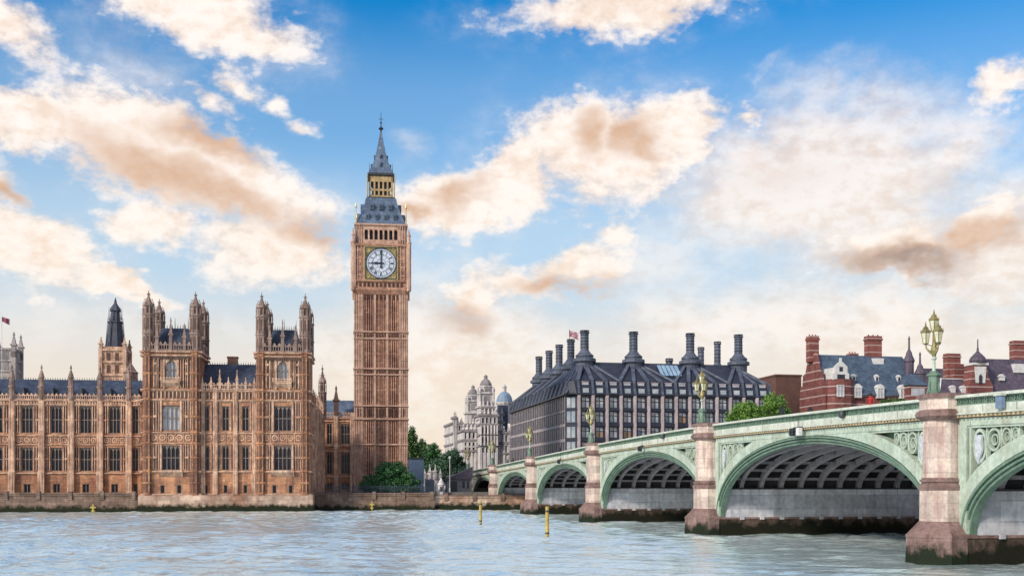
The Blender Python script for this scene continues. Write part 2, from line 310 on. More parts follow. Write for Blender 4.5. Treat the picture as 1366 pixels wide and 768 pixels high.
# ------------------------------------------------------------------ mesh helpers
class MB:
    def __init__(s): s.v = []; s.f = []; s.M = None
    def add(s, vs, fs):
        o = len(s.v)
        if s.M is not None: vs = [tuple(s.M @ Vector(p)) for p in vs]
        s.v += vs; s.f += [tuple(i+o for i in f) for f in fs]
    def box(s, x0, x1, y0, y1, z0, z1):
        s.add([(x0, y0, z0), (x1, y0, z0), (x1, y1, z0), (x0, y1, z0), (x0, y0, z1), (x1, y0, z1), (x1, y1, z1), (x0, y1, z1)],
              [(3, 2, 1, 0), (4, 5, 6, 7), (0, 1, 5, 4), (1, 2, 6, 5), (2, 3, 7, 6), (3, 0, 4, 7)])
        return s
    def hip(s, x0, x1, y0, y1, z0, X0, X1, Y0, Y1, z1):
        s.add([(x0, y0, z0), (x1, y0, z0), (x1, y1, z0), (x0, y1, z0), (X0, Y0, z1), (X1, Y0, z1), (X1, Y1, z1), (X0, Y1, z1)],
              [(3, 2, 1, 0), (4, 5, 6, 7), (0, 1, 5, 4), (1, 2, 6, 5), (2, 3, 7, 6), (3, 0, 4, 7)])
        return s
    def prism(s, pts, y0, y1):                 # polygon in xz extruded along y
        n = len(pts)
        s.add([(x, y0, z) for x, z in pts]+[(x, y1, z) for x, z in pts],
              [tuple(range(n)), tuple(range(2*n-1, n-1, -1))]+[(i, (i+1) % n, n+(i+1) % n, n+i) for i in range(n)])
        return s
    def prismx(s, pts, x0, x1):                # polygon in yz extruded along x
        n = len(pts)
        s.add([(x0, y, z) for y, z in pts]+[(x1, y, z) for y, z in pts],
              [tuple(range(n)), tuple(range(2*n-1, n-1, -1))]+[(i, (i+1) % n, n+(i+1) % n, n+i) for i in range(n)])
        return s
    def plan(s, pts0, z0, pts1, z1):           # loft between two same-count plan polygons
        n = len(pts0)
        s.add([(x, y, z0) for x, y in pts0]+[(x, y, z1) for x, y in pts1],
              [tuple(range(n-1, -1, -1)), tuple(range(n, 2*n))]+[(i, (i+1) % n, n+(i+1) % n, n+i) for i in range(n)])
        return s
    def lathe(s, prof, n, cx=0, cy=0, rot=None, sx=1, sy=1):
        rot = math.pi/n if rot is None else rot
        vs = []; fs = []
        for r, z in prof:
            for i in range(n):
                a = rot+2*math.pi*i/n; vs.append((cx+r*sx*math.cos(a), cy+r*sy*math.sin(a), z))
        for k in range(len(prof)-1):
            for i in range(n):
                j = (i+1) % n; fs.append((k*n+i, k*n+j, (k+1)*n+j, (k+1)*n+i))
        fs.append(tuple(range(n-1, -1, -1))); fs.append(tuple(range((len(prof)-1)*n, len(prof)*n)))
        s.add(vs, fs); return s
    def tube(s, p, q, r0, r1=None, n=6):
        r1 = r0 if r1 is None else r1
        p = Vector(p); q = Vector(q); d = (q-p).normalized()
        a = d.orthogonal().normalized(); b = d.cross(a)
        vs = []
        for c, r in ((p, r0), (q, r1)):
            for i in range(n):
                t = 2*math.pi*i/n; vs.append(tuple(c+a*(r*math.cos(t))+b*(r*math.sin(t))))
        s.add(vs, [tuple(range(n-1, -1, -1)), tuple(range(n, 2*n))]+[(i, (i+1) % n, n+(i+1) % n, n+i) for i in range(n)])
        return s
    def path(s, pts, r, n=6):
        for i in range(len(pts)-1): s.tube(pts[i], pts[i+1], r if not isinstance(r, list) else r[i], r if not isinstance(r, list) else r[i+1], n)
        return s
    def beam(s, p, q, w, h):                   # rectangular bar, w across horizontally, h in depth
        p = Vector(p); q = Vector(q); d = (q-p).normalized(); a = d.cross(Vector((0, 0, 1)))
        a = a.normalized() if a.length > 1e-4 else Vector((1, 0, 0)); b = a.cross(d)
        vs = [tuple(c+a*(i*w/2)+b*(j*h/2)) for c in (p, q) for i, j in ((-1, -1), (1, -1), (1, 1), (-1, 1))]
        s.add(vs, [(3, 2, 1, 0), (4, 5, 6, 7), (0, 1, 5, 4), (1, 2, 6, 5), (2, 3, 7, 6), (3, 0, 4, 7)]); return s
    def ring(s, cx, cz, ro, ri, y0, y1, n=20, sx=1.0):   # flat ring in xz
        vs = []
        for y in (y0, y1):
            for r in (ro, ri):
                for i in range(n):
                    t = 2*math.pi*i/n; vs.append((cx+r*sx*math.cos(t), y, cz+r*math.sin(t)))
        fs = []
        for i in range(n):
            j = (i+1) % n
            fs += [(i, j, n+j, n+i), (2*n+i, 3*n+i, 3*n+j, 2*n+j), (i, 2*n+i, 2*n+j, j), (n+i, n+j, 3*n+j, 3*n+i)]
        s.add(vs, fs); return s
    def facade(s, x0, x1, z0, z1, holes, y=0, d=.5):
        """wall front at y with rectangular openings (hx0,hx1,hz0,hz1) whose reveals go back d"""
        xs = sorted({x0, x1, *[h[0] for h in holes], *[h[1] for h in holes]}); zs = sorted({z0, z1, *[h[2] for h in holes], *[h[3] for h in holes]})
        xs = [x for x in xs if x0 <= x <= x1]; zs = [z for z in zs if z0 <= z <= z1]
        for i in range(len(xs)-1):
            for j in range(len(zs)-1):
                cx = (xs[i]+xs[i+1])/2; cz = (zs[j]+zs[j+1])/2
                if any(h[0] < cx < h[1] and h[2] < cz < h[3] for h in holes): continue
                s.add([(xs[i], y, zs[j]), (xs[i+1], y, zs[j]), (xs[i+1], y, zs[j+1]), (xs[i], y, zs[j+1])], [(0, 1, 2, 3)])
        for a, b, c, e in holes:
            s.add([(a, y, c), (b, y, c), (b, y, e), (a, y, e), (a, y+d, c), (b, y+d, c), (b, y+d, e), (a, y+d, e)],
                  [(0, 4, 5, 1), (1, 5, 6, 2), (2, 6, 7, 3), (3, 7, 4, 0)])
        return s
    def mesh(s, name, m, fix=True):
        me = bpy.data.meshes.new(name); me.from_pydata(s.v, [], s.f)
        if fix:
            b = bmesh.new(); b.from_mesh(me); bmesh.ops.recalc_face_normals(b, faces=b.faces); b.to_mesh(me); b.free()
        me.materials.append(m); return me
    def build(s, name, m, parent=None, loc=None, fix=True):
        if not s.v: return None
        return link(name, s.mesh(name, m, fix), parent, loc)
def link(name, me, parent=None, loc=None, rz=0):
    o = bpy.data.objects.new(name, me); COL.objects.link(o)
    if parent: o.parent = parent
    if loc: o.location = loc
    if rz: o.rotation_euler.z = rz
    return o
def tag(o, label, cat, group=None):
    o['label'] = label; o['category'] = cat
    if group: o['group'] = group
    return o
def thing(name, label, cat, loc=(0, 0, 0), rz=0, group=None):
    o = bpy.data.objects.new(name, None); COL.objects.link(o); o.location = loc; o.rotation_euler.z = rz
    o.empty_display_size = .5
    return tag(o, label, cat, group)
def struct(o, kind='structure'): o['kind'] = kind; return o
def copy_tree(o, parent=None):
    c = o.copy(); COL.objects.link(c)
    if parent: c.parent = parent
    for ch in list(o.children): copy_tree(ch, c)
    return c
class Frame:
    """a building's own axes: origin on the ground plan, x to the right along the front, y away from the river"""
    def __init__(s, ox, oy, deg): s.ox = ox; s.oy = oy; s.r = R(deg); s.c = math.cos(s.r); s.s = math.sin(s.r)
    def x(s, px, y=0):
        r = (px-683)/1500; return (r*(s.oy+s.c*y)-s.ox+s.s*y)/(s.c-s.s*r)
    def y(s, px, x=0):
        r = (px-683)/1500; return (s.ox+s.c*x-r*(s.oy+s.s*x))/(r*s.c+s.s)
    def z(s, py, x=0, y=0): return EYE+(648-py)/1500*(s.oy+s.s*x+s.c*y)
    def world(s, x, y, z=0): return (s.ox+s.c*x-s.s*y, s.oy+s.s*x+s.c*y, z)

GROUND = 3.4
PAL = Frame(-36.8, 203, 6.77)
NF = 11.05
# ------------------------------------------------------------------ setting
def quad_sheet(name, pts, z, m):
    me = bpy.data.meshes.new(name); me.from_pydata([(x, y, z) for x, y in pts], [], [tuple(range(len(pts)))]); me.materials.append(m)
    return struct(link(name, me))
def build_water():
    import numpy as np
    X0, X1, Y0, Y1 = -140.0, 84.0, 18.0, 262.0
    nx, ny = int((X1-X0)/.42), int((Y1-Y0)/.30)
    xs = np.linspace(X0, X1, nx+1); ys = np.linspace(Y0, Y1, ny+1)
    gx, gy = np.meshgrid(xs, ys)
    rng = np.random.RandomState(4); h = np.zeros_like(gx)
    for i in range(44):
        lam = 1.15*(4.8/1.15)**(rng.rand()**1.5); k = 2*math.pi/lam; th = rng.normal(-1.75, .62)
        ph = rng.rand()*6.283; env = .7+.5*np.sin(gx*rng.uniform(-.08, .08)+gy*rng.uniform(-.08, .08)+rng.rand()*6.28)
        h += SLOPE/k*env*np.sin(k*(gx*math.cos(th)+gy*math.sin(th))+ph+.6*np.sin(gx*.11+i))
    patch = .85+.35*np.sin(gx*.045+.8*np.sin(gy*.03))*np.sin(gy*.06+gx*.013+1.0)
    edge = np.clip(np.minimum(np.minimum(gx-X0, X1-gx), np.minimum(gy-Y0, Y1-gy))/12, 0, 1)
    h *= patch*edge
    co = np.stack([gx, gy, h], -1).reshape(-1, 3).astype(np.float32)
    idx = np.arange((nx+1)*(ny+1)).reshape(ny+1, nx+1)
    q = np.stack([idx[:-1, :-1], idx[:-1, 1:], idx[1:, 1:], idx[1:, :-1]], -1).reshape(-1, 4)
    base = len(co); B = 3000.0
    co = np.concatenate([co, np.array([(-B, -900, 0), (B, -900, 0), (B, 1500, 0), (-B, 1500, 0)], np.float32)])
    c00, c10, c11, c01 = idx[0, 0], idx[0, -1], idx[-1, -1], idx[-1, 0]
    extra = np.array([(base, base+1, c10, c00), (base+1, base+2, c11, c10), (base+2, base+3, c01, c11), (base+3, base, c00, c01)])
    q = np.concatenate([q, extra]).astype(np.int32)
    me = bpy.data.meshes.new('water'); me.vertices.add(len(co)); me.vertices.foreach_set('co', co.ravel())
    me.loops.add(q.size); me.loops.foreach_set('vertex_index', q.ravel()); me.polygons.add(len(q))
    me.polygons.foreach_set('loop_start', np.arange(0, q.size, 4, dtype=np.int32))
    try: me.polygons.foreach_set('loop_total', np.full(len(q), 4, np.int32))
    except Exception: pass
    me.update(calc_edges=True); me.validate(); me.materials.append(WATER)
    me.polygons.foreach_set('use_smooth', [True]*len(me.polygons))
    return struct(link('water', me))
SLOPE = .068
build_water()
g0 = PAL.world(-1500, 11); g1 = PAL.world(900, 11)
gm = MB(); gp = [g0[:2], g1[:2], (6000, 9000), (-6000, 9000)]
gm.plan(gp, -2, gp, GROUND)
struct(gm.build('ground', PAVING))
# near (east) bank behind the camera
gp = [(-900, -12), (900, 165), (1200, -900), (-900, -900)]
struct(MB().plan([(-900, -160), (60, -8), (900, 160), (900, -900), (-900, -900)], -2, [(-900, -160), (60, -8), (900, 160), (900, -900), (-900, -900)], 3.2).build('bank', PAVING))

# ------------------------------------------------------------------ gothic helpers
WINCACHE = {}
WINFR = mat('grey_window_tracery', (.27, .21, .18), (.17, .13, .115), .8, .8, .2)
def gothic_window(parent, x, y, z0, w, h, lights=4, transoms=1, glassm=None, framem=None, rz=0, arched=True, name='window'):
    """stone tracery frame with a glass pane set behind it; x is the centre"""
    glassm = glassm or GLASS; framem = framem or WINFR
    key = (round(w, 2), round(h, 2), lights, transoms, arched, glassm.name, framem.name)
    if key not in WINCACHE:
        f = MB(); t = .11
        f.box(-w/2, -w/2+t, -.05, .25, 0, h).box(w/2-t, w/2, -.05, .25, 0, h).box(-w/2+t, w/2-t, -.05, .25, 0, t).box(-w/2+t, w/2-t, -.05, .25, h-t, h)
        lw = (w-2*t)/lights
        for i in range(1, lights): f.box(-w/2+t+i*lw-.05, -w/2+t+i*lw+.05, 0, .2, t, h-t)
        for k in range(1, transoms+1):
            zz = t+(h-2*t)*k/(transoms+1); f.box(-w/2+t, w/2-t, .03, .19, zz-.06, zz+.06)
        if arched:
            for i in range(lights):             # small pointed heads
                a = -w/2+t+i*lw; ww = lw; hh = lw*.9; zt = h-t
                f.prism([(a+.05, zt-hh), (a+.05, zt), (a+ww/2, zt)], .04, .18); f.prism([(a+ww-.05, zt-hh), (a+ww/2, zt), (a+ww-.05, zt)], .04, .18)
        p = MB(); p.add([(-w/2, .27, 0), (w/2, .27, 0), (w/2, .27, h), (-w/2, .27, h)], [(0, 1, 2, 3)])
        WINCACHE[key] = (f.mesh('window', framem), p.mesh('pane', glassm, False))
    fm, pm = WINCACHE[key]
    o = link(name, fm, parent, (x, y, z0), rz); link('pane', pm, o)
    return o
def octo_turret(parent, x, y, z0, z1, ztip, r=.95, name='turret', m=None, tiers=2):
    """octagonal panelled turret: shaft with blind slits, moulded rings, ogee cap, crockets and finial"""
    m = m or TURRET
    b = MB(); H = z1-z0
    prof = [(r, z0)]
    for k in range(tiers+1):
        zz = z0+H*k/tiers*0.97
        if k: prof += [(r, zz-.35), (r*1.22, zz-.2), (r*1.22, zz), (r*.97, zz+.05)]
    zc = prof[-1][1]
    hc = ztip-zc
    prof += [(r*.78, zc+.1), (r*.78, zc+hc*.30), (r*1.12, zc+hc*.34), (r*1.05, zc+hc*.40), (r*.62, zc+hc*.50), (r*.42, zc+hc*.60), (r*.24, zc+hc*.72),
             (r*.13, zc+hc*.80), (r*.30, zc+hc*.82), (r*.34, zc+hc*.85), (r*.10, zc+hc*.88), (r*.05, ztip)]
    b.lathe(prof, 8, x, y)
    for i in range(8):                          # corner shafts with little pinnacles round the cap
        a = math.pi/8+i*math.pi/4; cx = x+r*1.04*math.cos(a); cy = y+r*1.04*math.sin(a)
        b.tube((cx, cy, z0), (cx, cy, zc+hc*.18), .09, .09, 4); b.tube((cx, cy, zc+hc*.18), (cx, cy, zc+hc*.36), .13, .02, 4)
        for q in (.44, .52, .61):
            rr = r*(1.05-1.55*(q-.38)); b.lathe([(.02, zc+hc*q-.1), (.13, zc+hc*q), (.02, zc+hc*q+.12)], 4, x+rr*math.cos(a), y+rr*math.sin(a))
    o = b.build(name, m, parent)
    d = MB()
    for k in range(tiers):
        za = z0+H*k/tiers*.97+.6; zb = z0+H*(k+1)/tiers*.97-.7
        if zb-za < .6: continue
        for i in range(8):
            a = i*math.pi/4; c = r*.93
            d.M = Matrix.Translation((x, y, 0)) @ Matrix.Rotation(a, 4, 'Z')
            d.box(c-.02, c+.02, -.13, .13, za, zb)
    for i in range(8):
        d.M = Matrix.Translation((x, y, 0)) @ Matrix.Rotation(i*math.pi/4, 4, 'Z')
        d.box(r*.70, r*.75, -.12, .12, zc+hc*.06, zc+hc*.27)
    if d.v: d.build('slits', STONE_D, o)
    return o
def pinnacle(b, x, y, z0, z1, w=.42):
    h = z1-z0
    b.box(x-w/2, x+w/2, y-w/2, y+w/2, z0, z0+h*.48)
    b.box(x-w*.72, x+w*.72, y-w*.72, y+w*.72, z0+h*.46, z0+h*.52)
    b.hip(x-w*.5, x+w*.5, y-w*.5, y+w*.5, z0+h*.52, x-w*.08, x+w*.08, y-w*.08, y+w*.08, z0+h*.9)
    b.lathe([(w*.05, z0+h*.82), (w*.34, z0+h*.87), (w*.3, z0+h*.91), (w*.06, z1)], 4, x, y)
def battlement(b, x0, x1, y, z0, z1, step=.75, t=.3):
    """pierced parapet: rails, small piers and alternating merlons with points"""
    h = z1-z0
    b.box(x0, x1, y, y+t, z0, z0+h*.16); b.box(x0, x1, y, y+t, z0+h*.58, z0+h*.70)
    n = max(1, int((x1-x0)/step)); s = (x1-x0)/n
    for i in range(n):
        a = x0+i*s
        b.box(a+s*.06, a+s*.24, y+.03, y+t-.03, z0+h*.16, z0+h*.58); b.box(a+s*.55, a+s*.7, y+.03, y+t-.03, z0+h*.16, z0+h*.58)
        b.prism([(a+s*.1, z0+h*.70), (a+s*.62, z0+h*.70), (a+s*.62, z0+h*.86), (a+s*.36, z0+h), (a+s*.1, z0+h*.86)], y+.02, y+t-.02)
def string(b, x0, x1, y, z, p=.22, h=.22):
    b.prismx([(y-p, z), (y-p, z-h*.45), (y-p*.35, z-h), (y+.1, z-h), (y+.1, z+h*.25), (y, z+h*.25)], x0, x1)
def ribs(b, x0, x1, y, z0, z1, step=.55, w=.13, p=.12, skip=()):
    n = max(1, int(round((x1-x0)/step)))
    for i in range(n+1):
        x = x0+(x1-x0)*i/n
        if any(a-.06 < x < c+.06 for a, c in skip): continue
        b.box(x-w/2, x+w/2, y-p, y+.03, z0, z1)
def soot_shade_slots(parent, x0, x1, y, z0, z1, step, skip=(), w=.25):  # flat dark strips paint recess shade and stains between the ribs
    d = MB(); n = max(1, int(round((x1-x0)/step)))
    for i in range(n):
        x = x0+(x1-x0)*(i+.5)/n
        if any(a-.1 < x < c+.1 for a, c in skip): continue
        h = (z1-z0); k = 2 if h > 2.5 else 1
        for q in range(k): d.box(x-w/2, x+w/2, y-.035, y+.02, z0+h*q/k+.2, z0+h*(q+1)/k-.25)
    if d.v: d.build('blind_tracery_shade', STONE_D, parent)
def quatre_band(b, x0, x1, y, z0, z1):
    """band of square panels each with a roundel"""
    h = z1-z0; n = max(1, int(round((x1-x0)/(h*1.0)))); s = (x1-x0)/n
    for i in range(n):
        a = x0+i*s
        b.box(a-.05, a+.05, y-.1, y+.03, z0, z1)
        b.ring(a+s/2, (z0+z1)/2, min(s, h)*.40, min(s, h)*.26, y-.1, y+.02, 8)
        b.box(a+s/2-.1, a+s/2+.1, y-.13, y+.02, (z0+z1)/2-.1, (z0+z1)/2+.1)

# ------------------------------------------------------------------ palace
P = thing('gothic_palace', 'long honey-brown gothic palace with turrets and blue slate roofs standing along the river', 'palace', (PAL.ox, PAL.oy, 0), PAL.r)
Z = dict(base=3.05, s1=7.3, s2=12.26, s3=14.2, s4=20.05, s5=21.8)
def buttress(b, x, y, z0, z1, w=.85, p=.55, steps=(7.3, 14.2)):
    zs = [z0]+[s for s in steps if z0 < s < z1]+[z1]
    for i in range(len(zs)-1):
        q = p*(1-.18*i); b.box(x-w/2*(1-.08*i), x+w/2*(1-.08*i), y-q, y+.05, zs[i], zs[i+1]-.12)
        b.prismx([(y-q, zs[i+1]-.12), (y+.05, zs[i+1]-.12), (y+.05, zs[i+1]+.1), (y-q*.7, zs[i+1]+.1)], x-w/2*(1-.08*i), x+w/2*(1-.08*i))
    for i in range(len(zs)-1):                 # carved niche lines
        for dx in (-w*.22, w*.22): b.box(x+dx-.05, x+dx+.05, y-p*(1-.18*i)-.05, y-p*(1-.18*i)+.02, zs[i]+.4, zs[i+1]-.5)
def bay_rows(x, b_y, wU, wL, wB, lights, zwin, par, holes, pale=False, small=1):
    """three stacked openings of a bay: upper, lower, basement"""
    (u0, u1), (l0, l1), (s0, s1) = zwin
    holes += [(x-wU/2, x+wU/2, u0, u1), (x-wL/2, x+wL/2, l0, l1)]
    gothic_window(par, x, b_y+.2, u0, wU, u1-u0, lights, 1, GLASS_P if pale else GLASS)
    gothic_window(par, x, b_y+.2, l0, wL, l1-l0, lights, 1)
    for k in range(small):
        xx = x+(k-(small-1)/2)*2.9
        holes += [(xx-wB/2, xx+wB/2, s0, s1)]
        gothic_window(par, xx, b_y+.2, s0, wB, s1-s0, 2 if wB > .9 else 1, 0, arched=False)

# --- left wing, ten metres behind the pavilion, with the terrace before it
WB = 10.0
wx1 = PAL.x(189, WB)
pins = [PAL.x(p, WB) for p in (172.2, 133.8, 95.1, 55.9, 16.4)]
pins += [pins[-1]-5.4, pins[-1]-10.8]
wx0 = pins[-1]
wall = MB(); trim = MB(); par_ = MB(); holes = []
zw = ((14.35, 19.35), (7.35, 11.7), (3.35, 5.0))
edges = [wx1]+pins
for i in range(len(edges)-1):
    xa, xb = edges[i+1], edges[i]; cx = (xa+xb)/2
    nar = (i == 0)
    wU = 1.15 if nar else 2.05
    bay_rows(cx, WB, wU, wU, .8 if nar else 1.25, 2 if nar else 3, zw, P, holes)
    for (z0, z1) in ((7.4, 11.9), (14.4, 19.5)):
        ribs(trim, xa+.55, xb-.55 if not nar else xb-.1, WB, z0, z1, .42, .12, .14, [(cx-wU/2-.1, cx+wU/2+.1)])
    for (z0, z1) in ((7.4, 11.9), (14.4, 19.5)): soot_shade_slots(P, xa+.55, xb-.55 if not nar else xb-.1, WB, z0, z1, .42, [(cx-wU/2-.1, cx+wU/2+.1)])
    for z_ in (9.6, 16.8):
        for s_ in (-1, 1): trim.box(cx+s_*(wU/2+.75)-.28, cx+s_*(wU/2+.75)+.28, WB-.2, WB+.02, z_-.12, z_+.12)
    quatre_band(trim, xa+.5, xb-.5 if not nar else xb-.1, WB, 12.45, 13.75)
    ribs(trim, xa+.5, xb-.4, WB, 19.75, 20.3, .5, .3, .2)
wall.facade(wx0, wx1, GROUND-.5, 20.5, holes, WB, .55)
wall.box(wx0, wx1, WB+.6, WB+16, GROUND, 20.4)
for z_, p_, h_ in ((7.05, .3, .3), (12.3, .22, .2), (13.95, .26, .25), (19.7, .3, .3), (20.45, .45, .3)): string(trim, wx0, wx1, WB, z_, p_, h_)
battlement(par_, wx0, wx1, WB-.25, 20.5, 21.7, .72)
for x_ in pins:
    buttress(trim, x_, WB, 3.2, 21.2, 1.15, .75)
    b = MB(); b.lathe([(.5, 20.5), (.5, 22.6), (.64, 22.75), (.64, 22.95), (.4, 23.1), (.4, 24.3), (.55, 24.5), (.42, 25.1), (.2, 25.8), (.08, 26.1), (.22, 26.3), (.04, 26.95)], 8, x_, WB-.25)
    for i in range(4):
        a = math.pi/4+i*math.pi/2; b.tube((x_+.5*math.cos(a), WB-.25+.5*math.sin(a), 21), (x_+.5*math.cos(a), WB-.25+.5*math.sin(a), 24.9), .09, .03, 4)
    b.build('pinnacle', TURRET, P)
wall.build('wing_wall', STONE, P); trim.build('wing_mouldings', STONE_L, P); par_.build('wing_parapet', STONE_L, P)
rf = MB(); zr = 24.9
rf.hip(wx0, wx1+.5, WB+1.0, WB+15, 20.4, wx0, wx1+.5, WB+7.6, WB+8.4, zr)
for x_ in [x for x in pins]: rf.box(x_+2.55, x_+2.85, WB+6.9, WB+7.7, 22.5, 23.0)
rfo = rf.build('wing_roof', SLATE, P)
d = MB()
for i in range(len(edges)-1):
    cx = (edges[i]+edges[i+1])/2
    for q in (-1.3, 1.3) if i else (0,):
        MB().hip(cx+q-.5, cx+q+.5, WB+1.6, WB+3.2, 20.8, cx+q-.05, cx+q+.05, WB+2.0, WB+4.6, 22.9).build('roof_dormer', IRON, rfo)
cr = MB()
n = int((wx1-wx0)/.45)
for i in range(n): x_ = wx0+i*.45; cr.hip(x_-.06, x_+.06, WB+7.9, WB+8.1, zr, x_-.01, x_+.01, WB+7.98, WB+8.02, zr+.5)
cr.build('ridge_cresting', IRON, rfo)

# --- north pavilion: two towers and a middle block
mx = [PAL.x(p) for p in (190, 266, 341.5, 412.5)]
TD = 10.2
def pav_tower(x0, x1, pale, tag_):
    cx = (x0+x1)/2; wall = MB(); trim = MB(); holes = []
    W = 3.15
    bay_rows(cx, 0, W, W, .75, 4, ((14.5, 19.0), (7.45, 11.85), (3.3, 4.8)), P, holes, pale, small=2)
    holes += [(cx-1.05, cx+1.05, 23.5, 27.2)]
    gothic_window(P, cx, .2, 23.5, 2.1, 3.7, 3, 1, GLASS_P)
    wall.facade(x0, x1, Z['base'], 28.5, holes, 0, .55)
    # other three faces and the body behind
    wall.box(x0, x1, .6, TD, Z['base'], 28.5)
    wall.box(x0, x0+.02, 0, .6, Z['base'], 28.5); wall.box(x1-.02, x1, 0, .6, Z['base'], 28.5)
    for z_, p_, h_ in ((3.2, .35, .3), (7.3, .3, .28), (12.26, .22, .2), (14.2, .25, .25), (20.05, .32, .3), (21.8, .34, .3), (27.95, .4, .35), (28.6, .5, .3)):
        string(trim, x0-.15, x1+.15, 0, z_, p_, h_)
        trim.box(x1-.02, x1+p_, -p_*.6, TD, z_-h_, z_+.05); trim.box(x0-p_, x0+.02, -p_*.6, TD, z_-h_, z_+.05)
    for (z0, z1, hw) in ((7.5, 12.0, W/2), (14.4, 19.8, W/2), (22.0, 27.5, 1.05)):
        ribs(trim, x0+1.1, x1-1.1, 0, z0, z1, .42, .12, .13, [(cx-hw-.15, cx+hw+.15)])
        soot_shade_slots(P, x0+1.1, x1-1.1, 0, z0, z1, .42, [(cx-hw-.35, cx+hw+.35)])
        trim.box(cx-hw-.3, cx-hw, -.22, .05, z0-.1, z1); trim.box(cx+hw, cx+hw+.3, -.22, .05, z0-.1, z1)
    for z_ in (9.7, 17.0, 24.6, 26.4):                 # carved bosses beside the windows
        for s_ in (-1, 1): trim.box(cx+s_*2.75-.3, cx+s_*2.75+.3, -.24, .02, z_-.2, z_+.2)
    for dx in (-2.9, -2.2, 2.2, 2.9): trim.box(cx+dx-.06, cx+dx+.06, -.3, .02, 22.2, 27.3)
    quatre_band(trim, x0+1.2, x1-1.2, 0, 12.5, 14.0); ribs(trim, x0+1.2, x1-1.2, 0, 20.2, 21.5, .7, .2, .14); soot_shade_slots(P, x0+1.2, x1-1.2, 0, 20.1, 21.6, .7, w=.42)
    trim.prismx([(0, 6.3), (-.9, 7.1), (-.9, 7.4), (0, 7.45)], cx-W/2-.5, cx+W/2+.5)
    for sx in (-1, 1): trim.prism([(cx+sx*1.05, 27.2), (cx+sx*1.05, 25.7), (cx+sx*.65, 26.6), (cx, 27.2)], -.04, .3)
    # oriel balcony under the top window
    trim.prismx([(0, 22.2), (-.75, 23.0), (-.75, 23.4), (0, 23.4)], cx-1.6, cx+1.6)
    battlement(trim, cx-1.8, cx+1.8, -.85, 23.3, 24.0, .5, .16)
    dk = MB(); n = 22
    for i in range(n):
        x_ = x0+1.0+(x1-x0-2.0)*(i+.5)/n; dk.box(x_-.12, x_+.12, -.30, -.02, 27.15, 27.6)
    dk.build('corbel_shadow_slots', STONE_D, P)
    wall.build('tower_wall', STONE, P); trim.build('tower_mouldings', STONE_L, P)
    pr = MB()
    battlement(pr, x0+1.2, x1-1.2, -.35, 28.65, 30.3, .8)
    pr.M = Matrix.Translation((x1+.3, 0, 0)) @ Matrix.Rotation(math.pi/2, 4, 'Z')
    battlement(pr, 1.2, TD-1.2, 0, 28.65, 30.3, .8)
    pr.M = None
    battlement(pr, x0+1.2, x1-1.2, TD-.3, 28.65, 30.3, .8)
    for q in (-.24, 0, .24): pinnacle(pr, cx+q*(x1-x0), -.2, 28.6, 33.6 if q else 34.6, .55)
    pr.build('tower_parapet', TURRET, P)
    rf = MB(); rf.hip(x0+1.3, x1-1.3, 1.3, TD-1.3, 28.5, x0+2.6, x1-2.6, 4.0, TD-3.4, 33.2)
    ro = rf.build('tower_roof', SLATE, P)
    c = MB()
    for i in range(11):
        x_ = x0+2.6+(x1-x0-5.2)*i/10; c.hip(x_-.07, x_+.07, 4.0, 4.15, 33.2, x_-.01, x_+.01, 4.05, 4.1, 33.95 if i % 5 else 35.2)
        c.hip(x_-.07, x_+.07, TD-3.5, TD-3.4, 33.2, x_-.01, x_+.01, TD-3.46, TD-3.44, 33.9)
    c.build('roof_cresting', IRON, ro)
    for q in (-1.5, 1.5): MB().hip(cx+q-.45, cx+q+.45, 1.6, 3.2, 29.6, cx+q-.05, cx+q+.05, 2.2, 4.2, 31.6).build('roof_dormer', IRON, ro)
    for (tx, ty) in ((x0+.95, .6), (x1-.75, .6), (x0+1.1, TD-.6), (x1-.75, TD-.6)):
        octo_turret(P, tx, ty, 28.6, 35.4, 39.4, .98, tiers=2)
    # turret shafts run down the corners of the tower
    for tx, ty in ((x0+.9, .35), (x1-.8, .35)):
        q = MB(); q.lathe([(.86, Z['base']), (.86, 28.6)], 8, tx, ty)
        for i in range(8):
            a = math.pi/8+i*math.pi/4; q.tube((tx+.88*math.cos(a), ty+.88*math.sin(a), Z['base']), (tx+.88*math.cos(a), ty+.88*math.sin(a), 28.6), .09, .09, 4)
        for z_ in (3.2, 5.2, 7.3, 9.7, 12.26, 14.2, 17, 20.05, 21.8, 24.7, 28.0, 28.55): q.lathe([(.9, z_-.25), (1.12, z_-.1), (1.12, z_), (.9, z_+.08)], 8, tx, ty)
        cs = q.build('corner_shaft', STONE, P)
        q = MB()
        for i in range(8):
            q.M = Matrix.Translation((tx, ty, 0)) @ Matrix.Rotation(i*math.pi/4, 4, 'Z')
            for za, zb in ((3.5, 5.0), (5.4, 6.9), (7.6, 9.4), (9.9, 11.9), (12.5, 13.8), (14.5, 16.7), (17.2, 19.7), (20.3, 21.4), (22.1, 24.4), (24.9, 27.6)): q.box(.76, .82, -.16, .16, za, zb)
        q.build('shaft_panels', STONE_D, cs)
pav_tower(mx[0], mx[1], True, 'left'); pav_tower(mx[2], mx[3], False, 'right')
